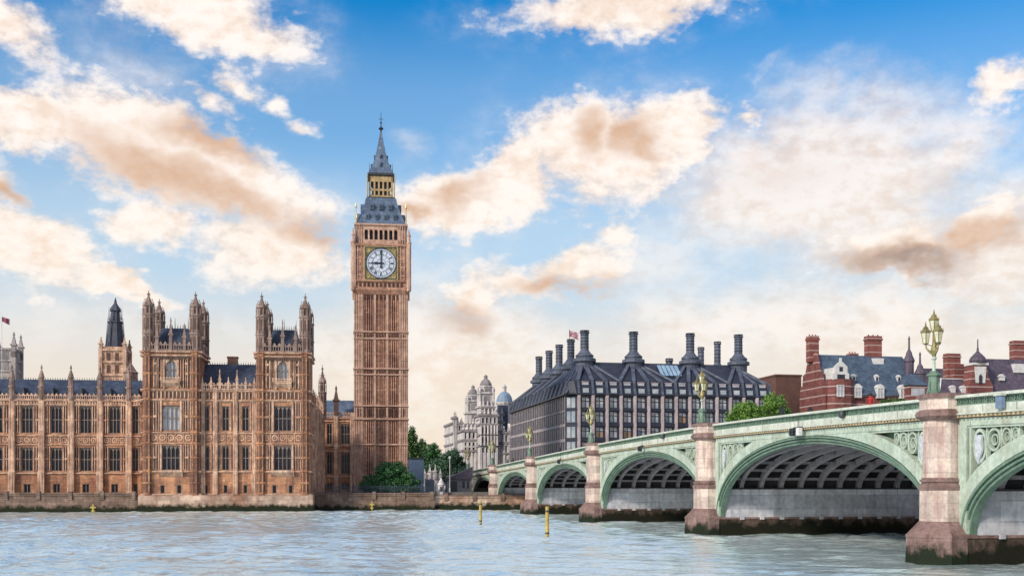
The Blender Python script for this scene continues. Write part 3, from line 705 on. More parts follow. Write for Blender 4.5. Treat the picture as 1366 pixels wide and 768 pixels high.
# middle block of three bays
x0, x1 = mx[1], mx[2]; Y0 = 1.0
wall = MB(); trim = MB(); holes = []
bc = [PAL.x(p, Y0) for p in (274.5, 301, 327.5)]
for i, cx in enumerate(bc): bay_rows(cx, Y0, 1.25, 1.25, .7, 2, ((14.5, 19.0), (7.45, 11.85), (3.3, 4.8)), P, holes)
wall.facade(x0, x1, Z['base'], 21.9, holes, Y0, .55); wall.box(x0, x1, Y0+.6, 50, Z['base'], 21.8)
for z_, p_, h_ in ((3.2, .35, .3), (7.3, .3, .28), (12.26, .22, .2), (14.2, .25, .25), (20.05, .32, .3), (21.8, .4, .3)): string(trim, x0, x1, Y0, z_, p_, h_)
for x_ in [PAL.x(p, Y0) for p in (287.5, 314.3)]+[x0+.5, x1-.4]:
    buttress(trim, x_, Y0, 3.1, 22.2, .8, .6)
for cx in bc:
    for (z0, z1) in ((7.5, 12.0), (14.4, 19.8)): ribs(trim, cx-1.35, cx+1.35, Y0, z0, z1, .4, .11, .12, [(cx-.75, cx+.75)])
    quatre_band(trim, cx-1.3, cx+1.3, Y0, 12.5, 14.0); ribs(trim, cx-1.3, cx+1.3, Y0, 20.2, 21.5, .65, .2, .14); soot_shade_slots(P, cx-1.3, cx+1.3, Y0, 20.1, 21.6, .65, w=.4)
    for (z0, z1) in ((7.5, 12.0), (14.4, 19.8)): soot_shade_slots(P, cx-1.35, cx+1.35, Y0, z0, z1, .4, [(cx-.75, cx+.75)])
battlement(trim, x0, x1, Y0-.3, 21.9, 23.2, .7)
for i in range(7): pinnacle(trim, x0+.4+(x1-x0-.8)*i/6, Y0-.15, 21.9, 25.6 if i in (2, 4) else 24.2, .4)
wall.build('middle_wall', STONE, P); trim.build('middle_mouldings', STONE_L, P)
rf = MB().hip(x0-.3, x1+.3, Y0+1, Y0+14, 21.8, x0-.3, x1+.3, Y0+6, Y0+9, 27.1)
ro = rf.build('middle_roof', SLATE, P)
c = MB()
for i in range(24): x_ = x0+(x1-x0)*i/23; c.hip(x_-.06, x_+.06, Y0+6, Y0+6.1, 27.1, x_-.01, x_+.01, Y0+6.04, Y0+6.06, 27.6)
c.build('roof_cresting', IRON, ro)
xx = PAL.x(310, 8)
MB().box(xx-.9, xx+.9, 8, 9.2, 25, 28.4).box(xx-1.0, xx+1.0, 7.9, 9.3, 28.4, 28.7).build('chimney', STONE_D, P)
# --- north side of the pavilion block, running away from the river
xe = mx[3]; SL = 50.5
wall = MB(); trim = MB(); holes = []
side = Matrix.Translation((xe, 0, 0)) @ Matrix.Rotation(math.pi/2, 4, 'Z')
wall.M = side; trim.M = side
nb = 8; s0 = TD+.3; bw = (SL-1.2-s0)/nb
for i in range(nb):
    c = s0+bw*(i+.5)
    for (z0, z1) in ((14.5, 18.7), (7.45, 11.7), (3.6, 5.1)):
        ww = 1.9 if z0 > 5 else 1.0
        holes.append((c-ww/2, c+ww/2, z0, z1))
        p = side @ Vector((c, .2, z0)); gothic_window(P, p.x, p.y, p.z, ww, z1-z0, 3, 1 if z0 > 5 else 0, rz=math.pi/2, glassm=GLASS_P)
    for (z0, z1) in ((7.5, 12.0), (14.4, 19.0)): ribs(trim, c-bw/2+.5, c+bw/2-.5, 0, z0, z1, .45, .12, .13, [(c-1.05, c+1.05)])
    quatre_band(trim, c-bw/2+.45, c+bw/2-.45, 0, 12.5, 14.0)
wall.facade(TD, SL, Z['base'], 19.6, holes, 0, .55)
wall.M = None; wall.box(xe-12, xe-.6, TD, SL, Z['base'], 19.5)
for z_, p_, h_ in ((3.2, .35, .3), (7.3, .3, .28), (12.26, .22, .2), (14.2, .25, .25), (19.3, .35, .3)): string(trim, TD, SL, 0, z_, p_, h_)
for i in range(nb+1): buttress(trim, s0+bw*i, 0, 3.1, 20.2, .8, .55)
battlement(trim, TD, SL, -.25, 19.6, 20.8, .8)
for i in range(nb+1): pinnacle(trim, s0+bw*i, -.15, 20.0, 23.0, .5)
wall.build('side_wall', STONE_L, P); trim.build('side_mouldings', STONE_L, P)
rf = MB().hip(xe-11.5, xe-1.0, TD, SL, 19.5, xe-7, xe-5.5, TD, SL-3, 24.0); rf.build('side_roof', SLATE, P)
octo_turret(P, xe+.1, 46.0, 19.5, 25.5, 31.5, .85)
# --- link between the block and the clock tower
LB = 56.5
lx0 = xe-1; lx1 = PAL.x(476, LB); fz = lambda y: PAL.z(y, 3, LB)
wall = MB(); trim = MB(); holes = []
for px, w_ in ((461, 2.1), (439.5, 1.2)):
    cx = PAL.x(px, LB)
    for y1_, y0_ in ((565, 592), (604, 632), (644, 652.5)):
        holes.append((cx-w_/2, cx+w_/2, fz(y0_), fz(y1_))); gothic_window(P, cx, LB+.2, fz(y0_), w_, fz(y1_)-fz(y0_), 3 if w_ > 2 else 2, 1 if y0_ < 640 else 0)
wall.facade(lx0, lx1+1.5, GROUND-.3, fz(557), holes, LB, .55); wall.box(lx0, lx1+1.5, LB+.6, LB+10, GROUND, fz(557)-.1)
for y_ in (557, 561.5, 594, 601, 635): string(trim, lx0, lx1, LB, fz(y_), .3, .28)
battlement(trim, lx0, lx1, LB-.2, fz(556), fz(549), .7)
for px in (448.5, 470): buttress(trim, PAL.x(px, LB), LB, GROUND, fz(551), 1.1, .8, (fz(635), fz(594)))
ribs(trim, lx0+1, lx1, LB, fz(632), fz(603), .5, .12, .12, [(h[0]-.1, h[1]+.1) for h in holes]); ribs(trim, lx0+1, lx1, LB, fz(592), fz(563), .5, .12, .12, [(h[0]-.1, h[1]+.1) for h in holes])
wall.build('link_wall', STONE, P); trim.build('link_mouldings', STONE_L, P)
MB().hip(lx0, lx1+1, LB+1, LB+9.5, fz(557), lx0, lx1+1, LB+4.5, LB+5.5, PAL.z(534, 3, LB+5)).build('link_roof', IRONROOF, P)
b = MB(); px_ = PAL.x(448.5, LB); pinnacle(b, px_, LB-.3, fz(553), fz(514), 1.1); b.build('pinnacle', STONE_D, P)
# --- stone base of the pavilion rising from the water
b = MB(); b.hip(mx[0]-.9, mx[3]+1.0, -1.3, 6, -2, mx[0]-.6, mx[3]+.7, -1.0, 6, 1.7)
b.box(mx[0]-.6, mx[3]+.7, -1.0, 14, 1.7, 2.6); b.prismx([(-1.0, 2.6), (-.45, 3.0), (14, 3.0), (14, 2.6)], mx[0]-.6, mx[3]+.7)
b.build('river_base', RIVERWALL_P, P)

# ------------------------------------------------------------------ river walls (terrace to the left, embankment to the right)
def river_wall(label, x0, x1, y, ztop, m, name='river_wall'):
    t = thing(name, label, 'wall', (PAL.ox, PAL.oy, 0), PAL.r)
    MB().prismx([(y-.9, -2), (y-.5, 1.6), (y-.2, ztop-.5), (y-.35, ztop-.5), (y-.35, ztop-.15), (y+.35, ztop-.15), (y+.35, -2)], x0, x1).build('wall_face', m, t)
    c = MB(); c.prismx([(y-.45, ztop-.15), (y-.45, ztop), (y-.3, ztop+.08), (y+.3, ztop+.08), (y+.45, ztop), (y+.45, ztop-.15)], x0, x1)
    n = int((x1-x0)/5.4)
    for i in range(n+1):
        x_ = x1-.6-i*5.4
        if x_ > x0: c.box(x_-.35, x_+.35, y-.55, y+.4, ztop-1.2, ztop+.35)
    c.build('coping', RIVERWALL, t)
    return t
river_wall('long brown terrace wall with weedy foot below the left palace wing', wx0-8, mx[0]-.8, -.3, 3.35, RIVERWALL)
struct(MB().box(wx0-8, mx[0]-.6, 0, WB+.2, 2.2, 2.55).build('pavement', PAVING)).location = (PAL.ox, PAL.oy, 0)
bpy.data.objects['pavement'].rotation_euler.z = PAL.r
RW = 7.0
xr1 = PAL.x(580, RW)
river_wall('low weathered river wall in front of the round bush and clock tower', mx[3]+.8, xr1, RW, 3.25, RIVERWALL)
xr2 = PAL.x(637, RW+3)
river_wall('short pale river wall stub beside the first bridge abutment', xr1, xr2+16, RW+.8, 2.9, RIVERWALL_P)
# infill ground behind right wall
o = struct(MB().box(mx[3]+.5, xr2+120, RW+1.1, 20, -2, 2.6).build('embankment', PAVING)); o.location = (PAL.ox, PAL.oy, 0); o.rotation_euler.z = PAL.r

# ------------------------------------------------------------------ clock tower
TF = 55.5                                      # front face, metres behind the pavilion front
tcx = PAL.x(508.3, TF); HW = 6.07
tw = PAL.world(tcx, TF+HW)
T = thing('clock_tower', 'tall stone clock tower with white dial at nine o clock and pointed iron spire', 'clock tower', (tw[0], tw[1], 0), PAL.r)
dF = PAL.oy+PAL.s*tcx+PAL.c*TF
def tz(py, back=0): return EYE+(648-py)/1500*(dF+back)
def four(b, fn):
    for k in range(4):
        b.M = Matrix.Rotation(k*math.pi/2, 4, 'Z'); fn(b)
    b.M = None
zs_top = tz(390)
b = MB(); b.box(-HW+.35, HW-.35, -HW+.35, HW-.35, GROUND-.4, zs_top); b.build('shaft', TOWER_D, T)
b = MB(); TL = MB()
def shaft_face(b):
    y = -HW; TL.M = b.M
    bands = [tz(v) for v in (655, 592, 558, 540.5, 499, 491, 451, 442, 391)]
    # solid strips between narrow recessed slots
    W0 = HW-1.75
    n = 9; s = 2*W0/n
    strips = []
    for i in range(n+1):
        x = -W0+i*s; w = .30 if i not in (0, 3, 6, 9) else .52
        (TL if i in (0, 3, 6, 9) else b).box(x-w/2, x+w/2, y-.06 if i in (0, 3, 6, 9) else y+.08, y+.5, GROUND, zs_top)
    for i in range(n):                          # slender mullion in every slot, pointed heads, a few transoms
        x = -W0+(i+.5)*s
        b.box(x-.12, x+.12, y+.14, y+.45, GROUND, zs_top)
        if i % 3 != 1: b.box(x-.30, x+.30, y+.30, y+.45, GROUND, zs_top)
        for j in range(len(bands)-1):
            z0, z1 = bands[j], bands[j+1]
            if z1-z0 > 4:
                b.prism([(x-s/2, z1-.9), (x-s/2, z1), (x+s/2, z1), (x+s/2, z1-.9), (x, z1-.15)], y+.1, y+.45)
                k = int((z1-z0)/3.4)
                for q in range(1, k): zc_ = z0+(z1-z0)*q/k; b.box(x-s/2, x+s/2, y+.2, y+.45, zc_-.16, zc_+.16)
    for z0, z1 in ((tz(558), tz(540.5)), (tz(499), tz(491)), (tz(451), tz(442))):   # arcaded bands
        b.box(-W0, W0, y+.22, y+.45, z0, z1) if z1-z0 < 2 else None
b.v = []; b.f = []
four(b, shaft_face); b.build('panelled_faces', TOWER, T); TL.build('panel_shafts', TOWER_L, T)
b = MB()
def corners(b):
    for sx in (-1,):
        x = sx*(HW-.85)
        b.box(x-.85, x+.9, -HW-.0, -HW+1.75, GROUND-.3, zs_top)
        for dx in (-.78, -.3, .25, .78): b.box(x+dx-.07, x+dx+.07, -HW-.14, -HW+.02, GROUND, zs_top)
        for dy in (.07, .55, 1.1, 1.6): b.box(-HW-.14, -HW+.02, -HW+dy-.07, -HW+dy+.07, GROUND, zs_top)
        for k in range(13):
            z = GROUND+3+k*3.4; b.box(x-.8, x+.8, -HW-.08, -HW+.02, z, z+.3); b.box(-HW-.08, -HW+.02, -HW+.1, -HW+1.7, z, z+.3)
four(b, corners); b.build('corner_buttresses', TOWER_L, T)
b = MB()
for v, p_, h_ in ((655, .3, .6), (592, .22, .4), (558, .34, .45), (540.5, .30, .4), (499, .2, .35), (491, .3, .4), (451, .2, .35), (442, .3, .4)):
    z = tz(v); e = HW+p_
    b.lathe([((HW)*math.sqrt(2), z-h_), (e*math.sqrt(2), z-h_*.6), (e*math.sqrt(2), z), (HW*math.sqrt(2), z+.1)], 4, 0, 0, math.pi/4)
b.build('string_courses', TOWER_L, T)
# blind arcading dark dots in bands
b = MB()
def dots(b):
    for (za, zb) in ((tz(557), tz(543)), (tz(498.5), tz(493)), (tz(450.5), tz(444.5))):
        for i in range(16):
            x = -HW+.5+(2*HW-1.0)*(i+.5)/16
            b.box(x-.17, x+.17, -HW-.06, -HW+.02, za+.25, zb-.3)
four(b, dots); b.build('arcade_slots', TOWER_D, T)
# clock stage
HC = 6.62; zc0 = tz(376, -.6); zc1 = tz(326, -.6)
b = MB()
b.lathe([((HW+.1)*1.4142, zs_top-.5), ((HC)*1.4142, zs_top+.5), (HC*1.4142, zs_top+.9), ((HC-.2)*1.4142, zs_top+1.0), ((HC-.2)*1.4142, zc0), ((HC+.1)*1.4142, zc0+.1), ((HC+.1)*1.4142, zc0+.5),
         ((HC-.15)*1.4142, zc0+.6), ((HC-.15)*1.4142, zc1-.5), ((HC+.2)*1.4142, zc1-.3), ((HC+.2)*1.4142, zc1+.1), ((HC-.7)*1.4142, zc1+.2)], 4, 0, 0, math.pi/4)
b.build('clock_stage', TOWER, T)
b = MB()
def cstage(b):
    y = -HC+.15
    for x in (-HC+.35, HC-.35): b.box(x-.45, x+.45, y-.35, y+.3, zs_top+1, zc1-.3)
    for sx in (-1, 1):
        for xx in (4.55, 5.3): b.box(sx*xx-.1, sx*xx+.1, y-.16, y+.02, zc0+.6, zc1-.4)
        for k in range(4): b.box(sx*4.95-.6, sx*4.95+.6, y-.12, y+.02, zc0+1.4+k*1.95, zc0+1.62+k*1.95)
four(b, cstage); b.build('clock_stage_panelling', TOWER_L, T)
for k in range(4):
    b = MB(); a = math.pi/4+k*math.pi/2; q = (HC-.05)*1.4142
    cx, cy = q*math.cos(a), q*math.sin(a)
    b.lathe([(.55, zs_top+.3), (.55, zc1+.3), (.7, zc1+.5), (.45, zc1+.7), (.35, zc1+1.9), (.5, zc1+2.1), (.2, zc1+2.9), (.05, zc1+3.9)], 8, cx*.975, cy*.975)
    b.build('corner_turret', TOWER_L, T)
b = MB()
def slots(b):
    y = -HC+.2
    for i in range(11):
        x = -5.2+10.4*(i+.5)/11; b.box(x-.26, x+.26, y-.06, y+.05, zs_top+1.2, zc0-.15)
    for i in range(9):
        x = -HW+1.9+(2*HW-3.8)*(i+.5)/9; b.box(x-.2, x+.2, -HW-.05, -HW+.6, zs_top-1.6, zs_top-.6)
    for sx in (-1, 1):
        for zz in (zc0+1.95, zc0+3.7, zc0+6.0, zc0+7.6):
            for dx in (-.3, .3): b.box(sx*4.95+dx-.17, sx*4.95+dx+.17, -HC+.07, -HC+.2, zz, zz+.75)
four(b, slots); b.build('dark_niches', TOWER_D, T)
dz = tz(350.8, -.8); DR = 3.46
def face_parts(k):
    rot = Matrix.Rotation(k*math.pi/2, 4, 'Z')
    def nb():
        q = MB(); q.M = rot; return q
    y = -HC+.15
    f = nb(); e = 3.92
    f.box(-e, e, y-.08, y+.05, dz-e, dz+e)
    f.box(-e, -e+.28, y-.32, y-.05, dz-e, dz+e).box(e-.28, e, y-.32, y-.05, dz-e, dz+e).box(-e, e, y-.3, y-.05, dz-e, dz-e+.28).box(-e, e, y-.3, y-.05, dz+e-.28, dz+e)
    f.box(-4.15, 4.15, y-.2, y+.05, dz-e-.35, dz-e).box(-4.15, 4.15, y-.2, y+.05, dz+e, dz+e+.35)
    for sx in (-1, 1):
        for sz in (-1, 1):
            f.ring(sx*2.95, dz+sz*2.95, .55, .3, y-.22, y-.07, 10); f.ring(sx*3.4, dz+sz*2.1, .25, .1, y-.2, y-.07, 8); f.ring(sx*2.1, dz+sz*3.4, .25, .1, y-.2, y-.07, 8)
    o = f.build('dial_surround', GOLD, T)
    bl = nb()
    for sx in (-1, 1): bl.box(sx*3.5-.07, sx*3.5+.07, y-.36, y-.3, dz-3.5, dz+3.5)
    for sz in (-1, 1): bl.box(-3.5, 3.5, y-.36, y-.3, dz+sz*3.62-.07, dz+sz*3.62+.07)
    bl.build('surround_inlay', HAND, o)
    f = nb(); f.prism([(DR*math.cos(t*math.pi/24), dz+DR*math.sin(t*math.pi/24)) for t in range(48)], y-.2, y-.06)
    dial = f.build('dial', DIAL, T)
    f = nb(); f.ring(0, dz, DR+.06, DR-.10, y-.30, y-.1, 48); f.ring(0, dz, 2.98, 2.90, y-.235, y-.19, 48); f.ring(0, dz, 2.02, 1.92, y-.235, y-.19, 40); f.ring(0, dz, 1.0, .93, y-.235, y-.19, 24)
    for i in range(60):
        a = i*math.pi/30; f.beam((3.0*math.sin(a), y-.22, dz+3.0*math.cos(a)), (3.34*math.sin(a), y-.22, dz+3.34*math.cos(a)), .05, .04)
    for i in range(12):
        a = (i+.5)*math.pi/6
        for r0, r1 in ((.95, 1.95), (2.0, 2.92)): f.beam((r0*math.sin(a), y-.215, dz+r0*math.cos(a)), (r1*math.sin(a), y-.215, dz+r1*math.cos(a)), .04, .03)
    f.build('dial_tracery', HAND, dial)
    # roman numerals from strokes
    NUM = ['XII', 'I', 'II', 'III', 'IIII', 'V', 'VI', 'VII', 'VIII', 'IX', 'X', 'XI']
    f = nb(); h = .72
    for i, s in enumerate(NUM):
        wd = sum({'I': .17, 'V': .36, 'X': .36}[c] for c in s); x = -wd/2
        a = i*math.pi/6; Mx = rot @ Matrix.Translation((0, 0, dz)) @ Matrix.Rotation(a, 4, 'Y')
        f.M = Mx; zc = 2.47
        def bar(xa, za, xb, zb, t):
            f.add([(xa-t, y-.26, za), (xa+t, y-.26, za), (xb+t, y-.26, zb), (xb-t, y-.26, zb), (xa-t, y-.2, za), (xa+t, y-.2, za), (xb+t, y-.2, zb), (xb-t, y-.2, zb)],
                  [(0, 1, 2, 3), (7, 6, 5, 4), (0, 4, 5, 1), (2, 6, 7, 3), (1, 5, 6, 2), (3, 7, 4, 0)])
        for c in s:
            if c == 'I': bar(x+.085, zc-h/2, x+.085, zc+h/2, .05); x += .17
            elif c == 'V': bar(x+.18, zc-h/2, x+.04, zc+h/2, .05); bar(x+.18, zc-h/2, x+.32, zc+h/2, .03); x += .36
            else: bar(x+.32, zc-h/2, x+.04, zc+h/2, .05); bar(x+.04, zc-h/2, x+.32, zc+h/2, .03); x += .36
    f.build('numerals', HAND, dial)
    # hands: nine o'clock
    f = nb(); f.box(-.13, .13, y-.40, y-.34, dz-1.0, dz+3.05); f.prism([(-.13, dz+2.2), (.13, dz+2.2), (0, dz+3.2)], y-.41, y-.33); f.box(-.22, .22, y-.41, y-.33, dz-1.15, dz-.55)
    f.build('minute_hand', HAND, dial)
    f = nb(); f.prism([(.7, dz-.14), (.7, dz+.14), (-1.3, dz+.24), (-2.3, dz+.05), (-2.3, dz-.05), (-1.3, dz-.24)], y-.34, y-.28)
    f.prism([(.32*math.cos(t*math.pi/8), dz+.32*math.sin(t*math.pi/8)) for t in range(16)], y-.45, y-.22)
    f.build('hour_hand', HAND, dial)
for k in range(4): face_parts(k)
# belfry stage
HBf = 5.85; zb0 = zc1+.15; zb1 = tz(301, 0)
b = MB(); b.box(-HBf+1.2, HBf-1.2, -HBf+1.2, HBf-1.2, zb0, zb1); b.build('belfry_core', IRON, T)
b = MB()
def belf(b):
    y = -HBf
    b.box(-HBf, -HBf+1.9, y, y+1.9, zb0, zb1)
    b.box(-HBf, HBf, y, y+1.2, zb0, zb0+1.1); b.box(-HBf, HBf, y, y+1.2, zb1-.9, zb1)
    s = (2*HBf-3.8)/7
    for i in range(8): x = -HBf+1.9+i*s; b.box(x-.19, x+.19, y+.02, y+1.0, zb0+1.0, zb1-.8)
    for i in range(7): x = -HBf+1.9+(i+.5)*s; b.prism([(x-s/2, zb1-.9), (x+s/2, zb1-.9), (x+s/2, zb1-1.5), (x+.25, zb1-1.0), (x, zb1-.92), (x-.25, zb1-1.0), (x-s/2, zb1-1.5)], y+.1, y+.8)
    for i in range(3): x = -HBf+.35+i*.55; b.box(x-.08, x+.08, y-.12, y, zb0, zb1)
    for i in range(3): x = HBf-.35-i*.55; b.box(x-.08, x+.08, y-.12, y, zb0, zb1)
four(b, belf)
b.lathe([(HBf*1.4142, zb1-.1), ((HBf+.3)*1.4142, zb1+.1), ((HBf+.3)*1.4142, zb1+.45), (HBf*1.4142, zb1+.5)], 4, 0, 0, math.pi/4)
b.build('belfry', TOWER_L, T)
# lower roof
z0 = zb1+.5; z1 = tz(265, 3); A = 1.4142
rf = MB(); prof = [((HBf-.15)*A, z0)]
for t, wd in ((.0, 5.65), (.18, 5.2), (.38, 4.65), (.6, 4.15), (.8, 3.75), (1, 3.5)): prof.append((wd*A, z0+.15+(z1-z0-.15)*t))
rf.lathe(prof, 4, 0, 0, math.pi/4); ro = rf.build('lower_roof', IRONROOF, T)
dm = MB(); dd = MB()
def dorm(b):
    for row, (zz, n, hw, sp) in enumerate(((z0+1.1, 4, 5.25, 2.1), (z0+3.6, 3, 4.45, 2.1))):
        for i in range(n):
            x = (i-(n-1)/2)*sp
            b.hip(x-.42, x+.42, -hw-.25, -hw+1.6, zz, x-.42, x+.42, -hw-.25, -hw+1.6, zz+.9); b.prism([(x-.5, zz+.9), (x+.5, zz+.9), (x, zz+1.7)], -hw-.28, -hw+1.6)
def dormd(b):
    for row, (zz, n, hw, sp) in enumerate(((z0+1.1, 4, 5.25, 2.1), (z0+3.6, 3, 4.45, 2.1))):
        for i in range(n):
            x = (i-(n-1)/2)*sp; b.box(x-.24, x+.24, -hw-.30, -hw-.2, zz+.15, zz+.95)
for k in range(4):
    for row, (zz, n, hw, sp) in enumerate(((z0+1.1, 4, 5.25, 2.1), (z0+3.6, 3, 4.45, 2.1))):
        for i in range(n):
            x = (i-(n-1)/2)*sp; b = MB(); b.M = Matrix.Rotation(k*math.pi/2, 4, 'Z')
            b.box(x-.42, x+.42, -hw-.25, -hw+1.6, zz, zz+.9); b.prism([(x-.5, zz+.9), (x+.5, zz+.9), (x, zz+1.7)], -hw-.28, -hw+1.6); b.build('roof_dormer', IRONROOF, ro)
b = MB(); four(b, dormd); b.build('dormer_louvres', IRON, ro)
for k in range(4):
    b = MB(); a = math.pi/4+k*math.pi/2; q = HBf*A*.985; x, y = q*math.cos(a), q*math.sin(a)
    b.tube((x, y, z0), (x, y, z0+4.2), .14, .09, 6); b.lathe([(.08, z0+3.4), (.22, z0+3.7), (.22, z0+4.0), (.05, z0+4.8)], 6, x, y)
    b.build('corner_finial', GOLD, T)
# lantern
HL = 2.78; zl0 = z1; zl1 = tz(235, 4)
b = MB(); b.box(-HL+.7, HL-.7, -HL+.7, HL-.7, zl0, zl1); b.build('lantern_core', IRON, T)
b = MB(); b.lathe([((HL+.45)*A, zl0-.1), ((HL+.45)*A, zl0+.35), (HL*A, zl0+.4)], 4, 0, 0, math.pi/4)
b.lathe([(HL*A, zl1-.2), ((HL+.35)*A, zl1), ((HL+.35)*A, zl1+.4), (HL*A, zl1+.6)], 4, 0, 0, math.pi/4); b.build('lantern_cornices', IRON, T)
b = MB()
def lant(b):
    y = -HL; n = 5; s = (2*HL-.5)/n
    for i in range(n+1): x = -HL+.25+i*s; b.box(x-.2, x+.2, y, y+.4, zl0+.3, zl1)
    for zz, hh in ((zl0+.35, .5), (zl0+1.9, .45), (zl1-1.5, 1.4)): b.box(-HL, HL, y+.03, y+.4, zz, zz+hh)
    for x in (-HL-.35,): b.tube((x, y-.35, zl0+.3), (x, y-.35, zl1), .12, .12, 5)
four(b, lant); b.build('lantern_arcade', GILTSTONE, T)
b = MB(); zsb = zl1+.5; ztip = tz(152, 6)
zz = lambda v: tz(v, 5)
b.lathe([(2.75*A, zsb), (2.35*A, zz(226)), (1.85*A, zz(219)), (1.42*A, zz(211)), (1.05*A, zz(202)), (.72*A, zz(192)), (.42*A, zz(182)), (.22*A, zz(175))], 4, 0, 0, math.pi/4)
ro = b.build('spire', IRONROOF, T)
b = MB()
b.lathe([(.2, zz(176)), (.2, zz(172)), (.62, zz(170.5)), (.5, zz(169)), (.15, zz(167.5)), (.12, zz(163)), (.3, zz(162)), (.1, zz(161)), (.05, ztip+.5)], 8)
b.box(-.55, .55, -.05, .05, zz(157.5), zz(157)); b.box(-.05, .05, -.55, .55, zz(157.5), zz(157))
for k in range(4):
    a = math.pi/4+k*math.pi/2; b.tube((2.7*A*math.cos(a), 2.7*A*math.sin(a), zsb-.2), (2.7*A*math.cos(a), 2.7*A*math.sin(a), zsb+2.4), .09, .03, 5)
b.build('finial', IRON, T)
b = MB()
def sd_(b):
    for zzv, hw in ((224, 2.25), (212, 1.5)):
        z_ = zz(zzv); b.prism([(-.3, z_), (.3, z_), (0, z_+1.1)], -hw-.15, -hw+.6)
four(b, sd_); b.build('spire_dormers', IRON, ro)

# ------------------------------------------------------------------ bridge
BO = Vector((-8.76, 247.15, 0)); BR = math.atan2(-.9814, .1917)
BT = Matrix.Translation(BO) @ Matrix.Rotation(BR, 4, 'Z')
BW = 26.0
ZT = [(-60, 2.2), (0, 3.35), (30, 3.95), (65, 4.65), (87, 5.08), (104, 5.4), (126, 5.66), (145, 5.76), (155, 5.72), (170, 5.56), (182, 5.38), (191, 5.16), (218, 4.5), (250, 3.6), (300, 2.6)]
def ztop(s):
    for i in range(len(ZT)-1):
        if ZT[i][0] <= s <= ZT[i+1][0]:
            p0 = ZT[max(i-1, 0)]; p1 = ZT[i]; p2 = ZT[i+1]; p3 = ZT[min(i+2, len(ZT)-1)]
            t = (s-p1[0])/(p2[0]-p1[0]); h = p2[0]-p1[0]
            m1 = (p2[1]-p0[1])/max(p2[0]-p0[0], 1)*h; m2 = (p3[1]-p1[1])/max(p3[0]-p1[0], 1)*h
            return EYE+(2*t**3-3*t*t+1)*p1[1]+(t**3-2*t*t+t)*m1+(-2*t**3+3*t*t)*p2[1]+(t**3-t*t)*m2
    return EYE+3
B = thing('arch_bridge', 'pale green iron arch bridge on pink granite piers crossing the river', 'bridge', tuple(BO), BR)
PC = [0, 30.5, 65.6, 103.8, 143.8, 182.8, 217.9, 248.4]
SPR = 1.7
def along(b, s0, s1, y0, y1, dz0, dz1, step=1.5):
    """bar following the camber: from dz0 to dz1 below the parapet top"""
    n = max(1, int((s1-s0)/step)); vs = []; fs = []
    for i in range(n+1):
        s = s0+(s1-s0)*i/n; z = ztop(s)
        vs += [(s, y0, z-dz1), (s, y0, z-dz0), (s, y1, z-dz0), (s, y1, z-dz1)]
    for i in range(n):
        a = i*4; c = a+4
        fs += [(a, c, c+1, a+1), (a+1, c+1, c+2, a+2), (a+2, c+2, c+3, a+3), (a+3, c+3, c, a)]
    fs += [(0, 1, 2, 3), (n*4+3, n*4+2, n*4+1, n*4)]
    b.add(vs, fs)
SEND = 262
SST = -40
